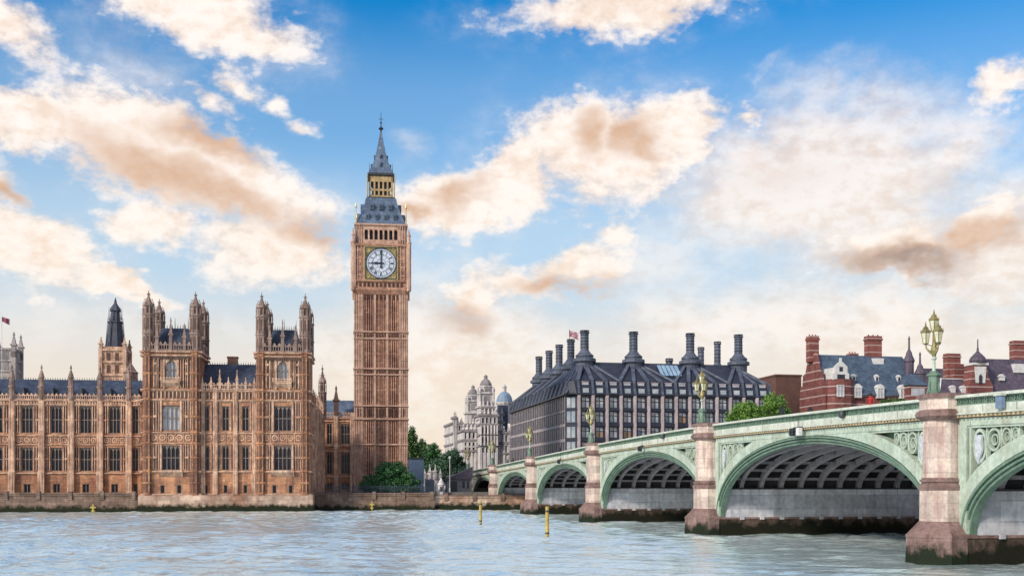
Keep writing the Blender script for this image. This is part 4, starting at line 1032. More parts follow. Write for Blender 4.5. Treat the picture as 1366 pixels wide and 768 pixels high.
for side_ in (0, 1):
    S = (lambda y0, y1: (y0, y1)) if side_ == 0 else (lambda y0, y1: (BW-y1, BW-y0))
    b = MB()                                   # parapet rail and plinth
    for i in range(len(PC)):
        sa = PC[i]+1.25; sb = PC[i+1]-1.25 if i < len(PC)-1 else SEND
        if i == 0: along(b, SST, PC[0]-1.25, *S(-.42, -.02), 0, .18)
        along(b, sa, sb, *S(-.46, -.02), 0, .17); 
    b.build('parapet_rail', CREAM, B)
    b = MB()
    for i in range(-1, len(PC)):
        sa = PC[i]+1.25 if i >= 0 else SST; sb = PC[i+1]-1.25 if i < len(PC)-1 else SEND
        along(b, sa, sb, *S(-.26, -.14), .17, .24); along(b, sa, sb, *S(-.30, -.10), .52, .60)
        n = int((sb-sa)/.62)
        if side_ == 0:
            for k in range(n):                 # pierced trefoil panels
                s = sa+(k+.5)*(sb-sa)/n; z = ztop(s)
                b.box(s-.30, s-.24, -.26, -.14, z-.55, z-.2)
                b.ring(s, z-.38, .17, .09, -.25, -.15, 8)
        else: along(b, sa, sb, *S(-.24, -.16), .2, .55)
    b.build('parapet_panels', GREENM, B)
    b = MB()
    for i in range(-1, len(PC)):
        sa = PC[i]+1.25 if i >= 0 else SST; sb = PC[i+1]-1.25 if i < len(PC)-1 else SEND
        along(b, sa, sb, *S(-.30, .1), .60, 1.08); along(b, sa, sb, *S(-.40, .1), 1.05, 1.14); 
    fo_ = b.build('fascia', CREAM, B)
    if side_ == 0:
        b = MB(); s_ = SST+1.0
        while s_ < SEND:
            z = ztop(s_); b.box(s_-.02, s_+.02, -.306, -.2, z-1.03, z-.62); b.box(s_+1.5-.015, s_+1.5+.015, -.066, 0, ztop(s_+1.5)-1.76, ztop(s_+1.5)-1.38); s_ += 3.05
        b.build('plate_joints', mat('rusty_joint', (.20, .15, .10), (.12, .10, .07), 2, .8), fo_)
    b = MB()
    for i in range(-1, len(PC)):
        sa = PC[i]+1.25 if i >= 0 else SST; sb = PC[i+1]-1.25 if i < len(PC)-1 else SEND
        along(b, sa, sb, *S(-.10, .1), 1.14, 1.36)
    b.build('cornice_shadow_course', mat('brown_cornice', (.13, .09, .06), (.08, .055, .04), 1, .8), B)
    if side_ == 0:
        for i in range(-1, len(PC)):
            b = MB(); sa = PC[i]+1.25 if i >= 0 else SST; sb = PC[i+1]-1.25 if i < len(PC)-1 else SEND
            n = int((sb-sa)/.40)
            for k in range(n):
                s = sa+(k+.5)*(sb-sa)/n; z = ztop(s); b.box(s-.11, s+.11, -.33, -.08, z-1.30, z-1.15)
            b.build('dentils', mat('ochre_dentils', (.48, .38, .24), (.34, .26, .16), 1, .7), B)
    b = MB()
    for i in range(-1, len(PC)):
        sa = PC[i]+1.25 if i >= 0 else SST; sb = PC[i+1]-1.25 if i < len(PC)-1 else SEND
        along(b, sa, sb, *S(-.06, .25), 1.36, 1.78)
    b.build('top_band', GREENP, B)
def arch_curve(s0, s1, spr, crown, n=48):
    c = (s0+s1)/2; h = (s1-s0)/2
    return [(c-h*math.cos(math.pi*i/n), spr+(crown-spr)*math.sin(math.pi*i/n)**.92) for i in range(n+1)]
def off_curve(pts, d):
    out = []
    for i, (x, z) in enumerate(pts):
        a = pts[max(i-1, 0)]; c = pts[min(i+1, len(pts)-1)]; tx, tz_ = c[0]-a[0], c[1]-a[1]; l = math.hypot(tx, tz_); out.append((x-tz_/l*d, z+tx/l*d))
    return out
def band_arch(b, pts, d0, d1, y0, y1, cap=None):
    p = off_curve(pts, d0); q = off_curve(pts, d1)
    if cap: q = [(x, min(z, ztop(x)-cap)) for x, z in q]; p = [(x, min(z, ztop(x)-cap)) for x, z in p]
    n = len(p); vs = []
    for i in range(n): vs += [(p[i][0], y0, p[i][1]), (q[i][0], y0, q[i][1]), (q[i][0], y1, q[i][1]), (p[i][0], y1, p[i][1])]
    fs = []
    for i in range(n-1):
        a = i*4; c = a+4; fs += [(a, c, c+1, a+1), (a+1, c+1, c+2, a+2), (a+2, c+2, c+3, a+3), (a+3, c+3, c, a)]
    fs += [(0, 1, 2, 3), ((n-1)*4+3, (n-1)*4+2, (n-1)*4+1, (n-1)*4)]
    b.add(vs, fs)
HP = 2.0
ribmesh = []
for i in range(len(PC)-1):
    s0 = PC[i]+HP; s1 = PC[i+1]-HP; mid = (s0+s1)/2; crown = ztop(mid)-2.38
    cv = arch_curve(s0, s1, SPR, crown)
    for sgn in (0, 1):
        def yy(a, c): return (a, c) if sgn == 0 else (BW-c, BW-a)
        b = MB(); band_arch(b, cv, .62, 1.45, *yy(-.10, .5), cap=1.80); b.build('arch_ring', GREENP, B)
        b = MB(); band_arch(b, cv, 0, .14, *yy(.12, .6)); band_arch(b, cv, .2, .34, *yy(-.02, .5)); band_arch(b, cv, .42, .56, *yy(-.14, .5)); band_arch(b, cv, .13, .63, *yy(.2, .55))
        b.build('arch_moulding', GREENM, B)
        # side frames of the spandrels next to the pier
        for sa, sb in ((PC[i]+1.15, PC[i]+1.96), (PC[i+1]-1.96, PC[i+1]-1.15)):
            MB().box(sa, sb, *yy(-.08, .5), SPR, min(ztop(sa), ztop(sb))-1.70).build('spandrel_frame', GREENP, B)
        b = MB()                               # set-back dark plate, its colour painting the shade behind the open tracery
        top = [(x, ztop(x)-1.72) for x, z in cv]; q = off_curve(cv, 1.0)
        for k in range(len(cv)-1):
            if k in (): continue
            xa, xb = q[k][0], q[k+1][0]
            if xa < PC[i]+1.3 or xb > PC[i+1]-1.3: continue
            za, zb = min(q[k][1], ztop(xa)-1.75), min(q[k+1][1], ztop(xb)-1.75)
            if ztop(xa)-1.73-za < .05 and ztop(xb)-1.73-zb < .05: continue
            b.add([(xa, yy(.55, .56)[0], za), (xb, yy(.55, .56)[0], zb), (xb, yy(.55, .56)[0], ztop(xb)-1.7), (xa, yy(.55, .56)[0], ztop(xa)-1.7)], [(0, 1, 2, 3)])
        if b.v: b.build('spandrel_back', GREEND, B, fix=False)
        b = MB()                               # inner mouldings and circles of tracery
        for side2 in (-1, 1):
            b = MB(); px0 = PC[i]+2.0 if side2 < 0 else PC[i+1]-2.0
            def ringz(s):
                best = min(off_curve(cv, 1.45), key=lambda p: abs(p[0]-s)); return best[1]
            sdir = 1 if side2 < 0 else -1
            s = px0+sdir*.12
            b.box(min(s, s+sdir*.16), max(s, s+sdir*.16), *yy(.02, .5), ringz(s)-.3, ztop(s)-1.74)
            pos = px0+sdir*.34
            along(b, min(px0, px0+sdir*8.5), max(px0, px0+sdir*8.5), *yy(.02, .45), 1.76, 1.92)
            for k in range(5):
                # largest ellipse width fitting
                ht = ztop(pos)-1.95-ringz(pos+sdir*.35)
                if ht < .45: break
                wd = min(.62, ht*.36); cxx = pos+sdir*wd
                zt_ = ztop(cxx)-1.95; zb_ = ringz(cxx+sdir*wd*.3)+.08; hh = (zt_-zb_)/2
                if hh < .25: break
                b.ring(cxx, (zt_+zb_)/2, hh, hh*.80, *yy(.12, .42), 20, wd/hh)
                b.ring(cxx, (zt_+zb_)/2, hh*.5, hh*.38, *yy(.18, .40), 12, wd/hh)
                b.box(cxx+sdir*wd-.05, cxx+sdir*wd+.05, *yy(.16, .40), ringz(cxx+sdir*wd), ztop(cxx)-1.9)
                pos = cxx+sdir*(wd+.1)
            b.build('spandrel_tracery', GREENP, B)
        if sgn == 0:
            for side2 in (-1, 1):              # painted coats of arms
                cxx = PC[i]+2.0+.95 if side2 < 0 else PC[i+1]-2.0-.95
                best = min(off_curve(cv, 1.45), key=lambda p: abs(p[0]-cxx))
                zt_ = ztop(cxx)-1.95; zm = (zt_+best[1])/2; hs = min(.85, (zt_-best[1])*.36)
                MB().prism([(cxx-.3, zm+hs), (cxx+.3, zm+hs), (cxx+.32, zm-.1), (cxx, zm-hs), (cxx-.32, zm-.1)], .03, .16).build('shield', mat('shield_white', (.55, .58, .60), (.35, .36, .42), 3, .5), B)
    # ribs under the deck
    rs0 = PC[i]+HP-.05; rs1 = PC[i+1]-HP+.05; zr0 = 4.25
    rc = arch_curve(rs0, rs1, zr0, crown+.05, 30)
    b = MB(); band_arch(b, rc, 0, .5, -.2, .2); b2 = MB(); 
    q = off_curve(rc, .42); n = len(q); vs = []
    for k in range(n): vs += [(q[k][0], 0, q[k][1]), (q[k][0], 0, max(ztop(q[k][0])-1.9, q[k][1]))]
    b2.add(vs, [(2*k, 2*k+2, 2*k+3, 2*k+1) for k in range(n-1)])
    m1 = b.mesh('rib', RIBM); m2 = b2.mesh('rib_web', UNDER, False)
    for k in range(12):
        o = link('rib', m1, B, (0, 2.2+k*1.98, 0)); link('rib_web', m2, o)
    b = MB(); rc2 = off_curve(rc, .22)
    L_ = len(rc2)
    for k in (2, 4, 6, 9, 12, 15, 18, 21, 24, 26, 28):
        x, z = rc2[k]; b.box(x-.1, x+.1, 1.2, BW-1, z-.12, z+.12)
        if k in (4, 6, 9, 21, 24, 26): 
            zt_ = ztop(x)-1.9
            if zt_-z > 1.2: b.box(x-.07, x+.07, 1.2, BW-1, (z+zt_)/2-.08, (z+zt_)/2+.08)
    b.build('cross_beams', RIBM, B)
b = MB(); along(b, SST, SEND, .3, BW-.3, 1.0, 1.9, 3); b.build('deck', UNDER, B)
b = MB(); along(b, SST, SEND, 4.2, BW-4.2, .93, .996, 3); rd = struct(b.build('road', ASPHALT)); rd.location = BO; rd.rotation_euler.z = BR
for k_, (ya, yb) in enumerate(((.1, 4.2), (BW-4.2, BW-.1))):
    b = MB(); along(b, SST, SEND, ya, yb, .80, .994, 3); pv = struct(b.build('pavement', PAVING)); pv.location = BO; pv.rotation_euler.z = BR
b = MB(); 
s = SST
while s < SEND: along(b, s, s+2.0, BW/2-.08, BW/2+.08, .920, .926, 2); s += 5
ln = struct(b.build('road_markings', WHITEP)); ln.location = BO; ln.rotation_euler.z = BR
# piers
def half_oct(c, hw, side, nose, fh, y0=0.0):
    """plan outline of a pier with half-octagonal ends: hw half width, side depth before the chamfer, nose depth, fh half width of the front face"""
    return [(c-fh, -nose), (c+fh, -nose), (c+hw, -side), (c+hw, BW+side), (c+fh, BW+nose), (c-fh, BW+nose), (c-hw, BW+side), (c-hw, -side)]
def col_oct(c, hw, side, nose, fh, back=.6):
    return [(c-fh, -nose), (c+fh, -nose), (c+hw, -side), (c+hw, back), (c-hw, back), (c-hw, -side)]
for i, c in enumerate(PC):
    zt_ = ztop(c)
    hwm = 1.2 if 0 < i else 1.3
    b = MB()
    b.plan(half_oct(c, 2.05, 1.05, 2.40, .68), -3, half_oct(c, 1.98, 1.0, 2.30, .65), 1.55)
    b.build('pier_footing', WEEDWALL, B)
    b = MB(); b.plan(half_oct(c, 2.06, 1.08, 2.42, .69), 1.55, half_oct(c, 2.06, 1.08, 2.42, .69), 1.72)
    b.plan(half_oct(c, 2.04, 1.05, 2.38, .67), 1.72, col_oct(c, 1.28, .82, 1.62, .53, 1.2)+[(c-1.28, 1.2), (c-1.28, 1.1)], 2.45) if False else None
    b.plan(col_oct(c, 2.04, 1.05, 2.38, .67), 1.72, col_oct(c, 1.28, .84, 1.62, .54), 2.5)
    b.plan(col_oct(c, 2.09, 1.10, 2.46, .70, -.05), -.5, col_oct(c, 2.04, 1.06, 2.38, .67, -.05), 1.545)
    b.build('pier_plinth', GRANITE_R, B)
    b = MB()
    b.box(c-HP, c+HP, .6, BW-.6, 1.72, 4.3)
    b.build('pier_wall', PIERWALL, B)
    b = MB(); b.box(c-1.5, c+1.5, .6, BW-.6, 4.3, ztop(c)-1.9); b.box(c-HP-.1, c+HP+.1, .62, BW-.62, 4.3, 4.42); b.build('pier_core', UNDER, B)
    b = MB()
    for k in range(12):
        for sx in (-1, 1): b.box(c+sx*HP-.14, c+sx*HP+.14, 2.0+k*1.98, 2.4+k*1.98, 1.5, 1.80)
    b.build('rib_blocks', PIERWALL, B)
    b = MB()
    b.plan(col_oct(c, 1.30, .85, 1.60, .54), 2.5, col_oct(c, 1.28, .84, 1.58, .53), 4.35)
    b.plan(col_oct(c, 1.10, .55, 1.44, .44), 5.1, col_oct(c, 1.06, .52, 1.40, .43), zt_-1.25)
    co = b.build('pier_column', GRANITE, B)
    b = MB()
    b.plan(col_oct(c, 1.30, .85, 1.62, .54), 4.35, col_oct(c, 1.34, .87, 1.67, .55), 4.6); b.plan(col_oct(c, 1.34, .87, 1.67, .55), 4.6, col_oct(c, 1.17, .78, 1.47, .485), 4.8)
    b.plan(col_oct(c, 1.26, .83, 1.58, .53), 4.85, col_oct(c, 1.28, .84, 1.60, .53), 5.0); b.plan(col_oct(c, 1.18, .78, 1.48, .49), 4.8, col_oct(c, 1.18, .78, 1.48, .49), 5.1)
    b.build('column_band', GRANITE_R, B)
    b = MB()
    b.plan(col_oct(c, 1.15, .78, 1.46, .48), zt_-1.45, col_oct(c, 1.50, .95, 1.82, .62), zt_-1.20)
    b.plan(col_oct(c, 1.50, .95, 1.82, .62), zt_-1.20, col_oct(c, 1.50, .95, 1.82, .62), zt_-1.02)
    b.plan(col_oct(c, 1.50, .95, 1.82, .62), zt_-1.02, col_oct(c, 1.28, .84, 1.60, .53), zt_-.80)
    b.plan(col_oct(c, 1.42, .92, 1.75, .59), zt_-.12, col_oct(c, 1.42, .92, 1.75, .59), zt_+.05); b.plan(col_oct(c, 1.42, .92, 1.75, .59), zt_+.05, col_oct(c, 1.2, .8, 1.5, .5), zt_+.16)
    for k in range(10):                         # rope moulding studs
        pass
    b.build('column_capital', GRANITE_R, B)
    b = MB(); b.plan(col_oct(c, 1.28, .84, 1.60, .53), zt_-.80, col_oct(c, 1.28, .84, 1.60, .53), zt_-.12); b.build('column_head', GRANITE, B)
# ------------------------------------------------------------------ lamps on the bridge
GOLDL = mat('tarnished_lantern_gilding', (.34, .27, .11), (.18, .16, .07), 1.5, .45, .2, metal=.3)
def lantern(parent, x, y, z, sc=1.0):
    b = MB(); w = .21*sc
    b.lathe([(.05*sc, z), (.17*sc, z+.08*sc)], 6, x, y)
    b.lathe([(.30*sc, z+.72*sc), (.34*sc, z+.76*sc), (.31*sc, z+.82*sc), (.22*sc, z+.92*sc), (.16*sc, z+1.0*sc), (.18*sc, z+1.04*sc), (.05*sc, z+1.12*sc), (.07*sc, z+1.16*sc), (.012, z+1.42*sc)], 6, x, y)
    for i in range(6):
        a = math.pi/6+i*math.pi/3
        b.tube((x+.17*sc*math.cos(a), y+.17*sc*math.sin(a), z+.08*sc), (x+.29*sc*math.cos(a), y+.29*sc*math.sin(a), z+.73*sc), .022*sc, .022*sc, 4)
        b.tube((x+.33*sc*math.cos(a), y+.33*sc*math.sin(a), z+.76*sc), (x+.33*sc*math.cos(a), y+.33*sc*math.sin(a), z+.92*sc), .03*sc, .008, 4)
    o = b.build('lantern', GOLDL, parent)
    g = MB(); g.lathe([(.15*sc, z+.09*sc), (.27*sc, z+.71*sc)], 6, x, y); g.build('lantern_glass', LANT, o)
def bridge_lamp(label, loc, rz):
    t = thing('bridge_lamp', label, 'street lamp', loc, rz, 'triple lantern lamps along the bridge parapet')
    b = MB(); b.lathe([(.46, 0), (.46, .18), (.36, .24), (.33, 1.0), (.36, 1.06), (.46, 1.12), (.46, 1.2), (.28, 1.28), (.2, 1.4)], 8)
    for i in range(4):
        a = math.pi/4+i*math.pi/2; b.tube((.42*math.cos(a), .42*math.sin(a), .1), (.36*math.cos(a), .36*math.sin(a), .75), .09, .04, 5)
    b.build('pedestal', GREENM, t)
    b = MB(); b.lathe([(.13, 1.38), (.10, 1.5), (.085, 2.05), (.16, 2.12), (.16, 2.2), (.10, 2.28)], 10); b.build('shaft', GREENP, t)
    b = MB(); b.lathe([(.12, 2.26), (.15, 2.45), (.22, 2.62), (.16, 2.85), (.10, 3.1), (.08, 3.75)], 8)
    for k in range(3):
        a = R(-90)+k*2*math.pi/3+R(30)
        pts = [(.12*math.cos(a), .12*math.sin(a), 2.45), (.30*math.cos(a), .30*math.sin(a), 2.62), (.43*math.cos(a), .43*math.sin(a), 2.78), (.47*math.cos(a), .47*math.sin(a), 2.98)]
        b.path(pts, [.09, .07, .055, .05], 6)
        b.tube((.1*math.cos(a), .1*math.sin(a), 2.9), (.5*math.cos(a), .5*math.sin(a), 3.05), .03, .03, 5)
    b.build('bracket_arms', GOLDL, t)
    for k in range(3):
        a = R(-90)+k*2*math.pi/3+R(30); lantern(t, .47*math.cos(a), .47*math.sin(a), 2.98)
    lantern(t, 0, 0, 3.70, 1.0)
    return t
LAMP_L = ['large green and gold triple lantern lamp on the nearest pier at the right', 'gold topped lantern lamp in front of the dark office block near the leafy tree',
          'green lantern lamp in front of the left corner windows of the dark office block', 'small green lantern lamp before the receding left flank of the office block',
          'tiny lantern lamp on the bridge in front of the white stone towers', 'farthest lantern lamp at the bridge end by the dark trees']
for lab, c in zip(LAMP_L, [PC[5], PC[4], PC[3], PC[2], PC[1], PC[0]]):
    p = BT @ Vector((c, -.95, ztop(c)+.14)); bridge_lamp(lab, tuple(p), R(-20))
# ------------------------------------------------------------------ small fittings on the bridge
def nav_light(s, label, boxes, full):
    p = BT @ Vector((s, -.48, ztop(s)-1.05)); t = thing('navigation_lights', label, 'signal light', tuple(p), BR, 'navigation lights over the arch crowns')
    MB().box(-.75 if full else -.35, .75 if full else .35, -.03, .12, -.1, -.02).tube((0, .05, .9), (0, .05, -.1), .03).build('bracket', IRON, t)
    for q in boxes:
        b = MB(); b.box(q-.17, q+.17, -.30, .0, -.72, -.1); b.tube((q, -.30, -.3), (q, -.42, -.3), .13, .15, 10); b.tube((q, -.30, -.55), (q, -.42, -.55), .11, .13, 10); b.build('signal_head', IRON, t)
    if full: MB().box(.35, .85, -.3, .0, -.7, -.12).build('signal_box', WHITEP, t)
nav_light(163.2, 'pair of black signal heads with pale box over the widest visible arch', (-.5, -.05), True)
nav_light(123.7, 'dark signal box over the arch in front of the office block', (0,), False)
nav_light(84.7, 'small dark signal box over the third arch from the far bank', (0,), False)
for s, lab in ((170.4, 'round black floodlight hanging on the parapet left of the near pier'), (131, 'small black floodlight on the parapet between second and third lamp'), (188.6, 'pale box fitted to the parapet right of the near pier')):
    p = BT @ Vector((s, -.5, ztop(s)-.5))
    if s < 180:
        t = thing('floodlight', lab, 'floodlight', tuple(p), BR)
        MB().lathe([(.05, -.25), (.22, -.15), (.26, .05), (.2, .2), (.05, .25)], 10).build('lamp_head', IRON, t); MB().box(-.04, .04, 0, .3, -.05, .05).build('bracket', IRON, t)
    else:
        t = thing('parapet_box', lab, 'electrical box', tuple(p), BR)
        MB().box(-.28, .28, -.12, .12, -.45, .25).build('box', HUTM, t); MB().prismx([(-.2, .25), (.2, .25), (.15, .4), (-.15, .4)], -.33, .33).build('box_lid', CREAM, t)
# small gold lantern seen over the parapet at the right edge
p = BT @ Vector((188.8, 3.2, ztop(188.8)-.8)); t = thing('lantern_post', 'small gold lantern peeping over the parapet at the far right', 'lamp', tuple(p), BR)
MB().tube((0, 0, 0), (0, 0, .75), .06).build('post', GREENM, t); lantern(t, 0, 0, .72, .8)
# ------------------------------------------------------------------ office block with chimneys
OF = Frame(14.3, 290, NF)
O = thing('office_block', 'dark bronze office block with steep ribbed roof and tall round chimneys', 'office building', OF.world(0, 0, GROUND), OF.r)
def oz(py, x=20, y=0): return OF.z(py, x, y)-GROUND
XW = OF.x(1027); FD = 77; CH = 2.6
nb = 14; bw = (XW-CH-.4)/nb
rows = [(530, 544.5), (549, 563.5), (569.5, 584), (589.5, 604)]
eav = oz(527)
OCW = {}
def office_window(x, y, z0, w, h, g, rz=0, name='window'):
    key = (round(w, 2), round(h, 2), g.name)
    if key not in OCW:
        f = MB(); f.box(-w/2, w/2, -.02, .12, h*.60, h*.66); f.box(-.05, .05, -.02, .12, 0, h); f.box(-w/2, w/2, -.04, .12, 0, .12).box(-w/2, w/2, -.04, .12, h-.1, h)
        f.box(-w/2, -w/2+.1, -.04, .12, .12, h-.1).box(w/2-.1, w/2, -.04, .12, .12, h-.1)
        p = MB(); p.add([(-w/2, .15, 0), (w/2, .15, 0), (w/2, .15, h), (-w/2, .15, h)], [(0, 1, 2, 3)])
        OCW[key] = (f.mesh('window', BRONZE), p.mesh('pane', g, False))
    a, c = OCW[key]; o = link(name, a, O, (x, y, z0), rz); link('pane', c, o)
    if name == 'window' and rz == 0:
        q = BLR.choice((0, .35, .45, .45, .6))
        if q: MB().box(-w/2+.1, -.05, .125, .145, h*(1-q), h-.1).box(.05, w/2-.1, .125, .145, h*(1-q), h-.1).build('blind', WHITEP, o)
    return o
BLR = random.Random(9)
wall = MB(); holes = []
for r_, (ya, yb) in enumerate(rows):
    for i in range(nb):
        c = CH+.4+(i+.5)*bw; w_ = bw*.56
        holes.append((c-w_/2, c+w_/2, oz(yb), oz(ya)))
        g = GLASS_B if (i*7+r_*3) % 4 else GLASS_P
        if (r_, i) in ((1, 7), (2, 1), (2, 3)): g = GLASS_W
        office_window(c, .35, oz(yb), w_, oz(ya)-oz(yb), g)
wall.facade(CH, XW, 0, eav, holes, 0, .5); wall.box(CH, XW, .6, FD, 0, eav-.1)
wall.box(.0, CH, CH, FD-.6, 0, eav-.1); wall.prismx([(0, 0), (0, 0), (0, 0)], 0, 0) if False else None
wall.add([(0, CH, 0), (CH, 0, 0), (CH, 0, eav), (0, CH, eav)], [(0, 1, 2, 3)])
wall.build('wall', BRONZE, O)
chm = MB()                                     # chamfered corner glazing
for r_, (ya, yb) in enumerate(rows):
    p0 = Vector((.25, CH-.25, 0)); p1 = Vector((CH-.25, .25, 0)); nrm = Vector((-.7071, -.7071, 0))*.06
    z0, z1 = oz(yb), oz(ya)
    for f0, f1 in ((.08, .46), (.54, .92)):
        a = p0.lerp(p1, f0)+nrm; c = p0.lerp(p1, f1)+nrm
        chm.add([(a.x, a.y, z0), (c.x, c.y, z0), (c.x, c.y, z1), (a.x, a.y, z1)], [(0, 1, 2, 3)])
chm.build('corner_glazing', GLASS_B, O, fix=False)
for i in range(nb+1):
    x = CH+.4+i*bw
    b = MB(); b.box(x-.40, x+.40, -.55, .02, 0, eav-.2); b.box(x-.24, x+.24, -.72, -.5, 0, eav-.4)
    b.build('stone_pier', PINKST, O)
b = MB()
for (ya, yb) in ((544.5, 549), (563.5, 569.5), (584, 589.5)):
    b.box(CH, XW, -.35, .05, oz(yb)+.15, oz(ya)-.15)
b.build('spandrel_panels', BRONZE, O)
# flank along the street
NFb = 15; fw = (FD-CH)/NFb; fl = Matrix.Translation((0, FD, 0)) @ Matrix.Rotation(-math.pi/2, 4, 'Z')
wall = MB(); wall.M = fl; holes = []
frow = [(532, 546), (550, 564), (570, 584), (590, 603)]
for r_, (ya, yb) in enumerate(frow):
    for i in range(NFb):
        c = (i+.5)*fw; w_ = fw*.8; holes.append((c-w_/2, c+w_/2, oz(yb), oz(ya)))
        p = fl @ Vector((c, .0, oz(yb))); office_window(p.x, p.y, p.z, w_, oz(ya)-oz(yb), GLASS_W if r_ == 0 or (i+r_) % 4 == 0 else GLASS_F, -math.pi/2)
wall.facade(0, FD-CH, 0, eav, holes, 0, .2); wall.build('flank_wall', BRONZE, O)
b = MB(); b.M = fl
for i in range(NFb*2+1): x = i*fw/2; b.box(x-.14, x+.14, -.12, .02, 0, eav-.3)
for (ya, yb) in ((546, 550), (564, 570), (584, 590)): b.box(0, FD-CH, -.10, .04, oz(yb)+.2, oz(ya)-.2)
b.build('flank_fins', mat('grey_pink_fin', (.42, .37, .38), (.28, .24, .26), .6, .7), O)
# roof
zk = oz(509); RI = 8.0; zrd = oz(484, 20, RI)
rf = MB()
def plan_roof(i0, z0, i1, z1): rf.plan([(i0+CH, i0), (XW-i0, i0), (XW-i0, FD-i0), (i0, FD-i0), (i0, i0+CH)], z0, [(i1+CH*.4, i1), (XW-i1, i1), (XW-i1, FD-i1), (i1, FD-i1), (i1, i1+CH*.4)], z1)
plan_roof(-.6, eav-.1, -.6, eav+.25); plan_roof(-.2, eav+.25, .9, zk); plan_roof(.9, zk, RI, zrd)
ro = rf.build('roof', BRONZE, O)
for i in range(nb):                            # two rows of roof windows
    c = CH+.4+(i+.5)*bw
    for k, (ya, yb, yo) in enumerate(((518.5, 525, -.12), (510.5, 514, .45))):
        w_ = bw*(.42 if k == 0 else .46)
        b = MB(); b.box(c-w_/2, c+w_/2, yo, yo+1.2, oz(yb), oz(ya)); o = b.build('roof_window', GLASS_P if k else GLASS_B, O)
        if k: MB().box(c-w_/2-.1, c+w_/2+.1, yo-.12, yo+1.3, oz(ya), oz(ya)+.18).build('roof_window_hood', PINKST, o)
b = MB()
for i in range(nb+1): x = CH+.4+i*bw; b.beam((x, -.45, eav), (x, .65, zk+.2), .55, .5)
for i in range(NFb+1): y = CH+i*fw; b.beam((-.35, y, eav), (.7, y, zk+.2), .45, .4)
chx = [OF.x(p, RI) for p in (779.8, 845, 920.7, 985)]
bayx = [CH+.4+i*bw for i in range(nb+1)]
for bx in bayx:
    near = sorted(chx, key=lambda c: abs(c-bx)); c = near[0]
    if bx > XW-5: c = XW-RI; b.beam((bx, .8+max(0, bx-XW+.9), zk+.15), (c, RI, zrd+.1), .62, .55); continue
    b.beam((bx, .8, zk+.15), (c+(bx-c)*.16, RI, zrd+.1), .95, .55)
    if abs(abs(near[0]-bx)-abs(near[1]-bx)) < bw*1.2: c = near[1]; b.beam((bx, .8, zk+.15), (c+(bx-c)*.12, RI, zrd+.1), .8, .5)
fy = [OF.y(p, RI) for p in (761.5, 746, 732.5, 719)]
for i in range(NFb+1):
    y = CH+i*fw; c = min(fy, key=lambda c: abs(c-y)); b.beam((.95, y, zk+.15), (RI, c+(y-c)*.25, zrd+.1), .5, .5)
b.beam((-.3, CH*.4, eav), (RI, RI+1, zrd+.2), .6, .6); b.beam((XW-.9, .9, zk), (XW-RI, RI, zrd+.2), .6, .6)
b.build('roof_ribs', BRONZE_R, ro)
sk = MB(); xa, xb = OF.x(877, 6), OF.x(905, 6)
for i in range(5):
    x0_ = xa+(xb-xa)*i/5; t0 = .30; t1 = .85
    ya_, za_ = .9+(RI-.9)*t0, zk+(zrd-zk)*t0; yb_, zb_ = .9+(RI-.9)*t1, zk+(zrd-zk)*t1
    wd = (xb-xa)/5*.85; sk.add([(x0_, ya_-.3, za_+.3), (x0_+wd, ya_-.3, za_+.3), (x0_+wd, yb_-.3, zb_+.3), (x0_, yb_-.3, zb_+.3)], [(0, 1, 2, 3)])
sk.build('skylight', mat('skylight_glass', (.30, .45, .60), (.2, .32, .46), .5, .15), ro, fix=False)
def chimney(x, y, ztp, zbs, sc=1.0, base=True):
    b = MB()
    if base: b.lathe([(2.3*sc, zbs-2.8), (2.4*sc, zbs-.1), (3.05*sc, zbs), (3.05*sc, zbs+.75), (2.3*sc, zbs+1.1), (2.2*sc, zbs+1.35), (2.45*sc, zbs+1.4), (2.4*sc, zbs+1.75), (1.7*sc, zbs+2.3), (1.2*sc, zbs+3.0)], 16, x, y)
    z0 = zbs+(2.9 if base else 0)
    b.lathe([(1.12*sc, z0), (1.08*sc, ztp-.9), (1.35*sc, ztp-.7), (1.35*sc, ztp-.5)], 12, x, y)
    b.lathe([(1.25*sc, ztp-.18), (1.3*sc, ztp), (.4*sc, ztp+.05)], 12, x, y)
    for i in range(6): a = i*math.pi/3; b.tube((x+1.1*sc*math.cos(a), y+1.1*sc*math.sin(a), ztp-.6), (x+1.1*sc*math.cos(a), y+1.1*sc*math.sin(a), ztp-.15), .1)
    o = b.build('chimney', BRONZE_R, O)
    r_ = MB()
    for k in range(5): z = z0+.8+(ztp-1.4-z0)*k/5; r_.lathe([(1.10*sc, z), (1.2*sc, z+.07), (1.2*sc, z+.16), (1.1*sc, z+.22)], 12, x, y)
    r_.build('chimney_bands', BRONZE, o)
for x_ in chx: chimney(x_, RI, oz(442.5, 20, RI), zrd)
for px, py in ((761.5, 452.5), (746, 459.8), (732.5, 467.8), (719, 475.6)):
    y_ = OF.y(px, RI); chimney(RI, y_, oz(py, RI, y_), zrd, .92)
for px, py, yy_ in ((935, 463, 46), (957, 455.6, 28)):
    x_ = OF.x(px, yy_); chimney(x_, yy_, oz(py, x_, yy_), zrd-.5, .85)
x_ = OF.x(892.7, 30); chimney(x_, 30, oz(478, x_, 30), zrd-.6, .9, False)
px = OF.x(762, 14)
f = thing('flag', 'red and white flag on a thin pole between office block chimneys', 'flag', OF.world(px, 16, oz(455, px, 16)+GROUND), 0)
MB().tube((0, 0, -4), (0, 0, 3.2), .07).build('pole', IRON, f)
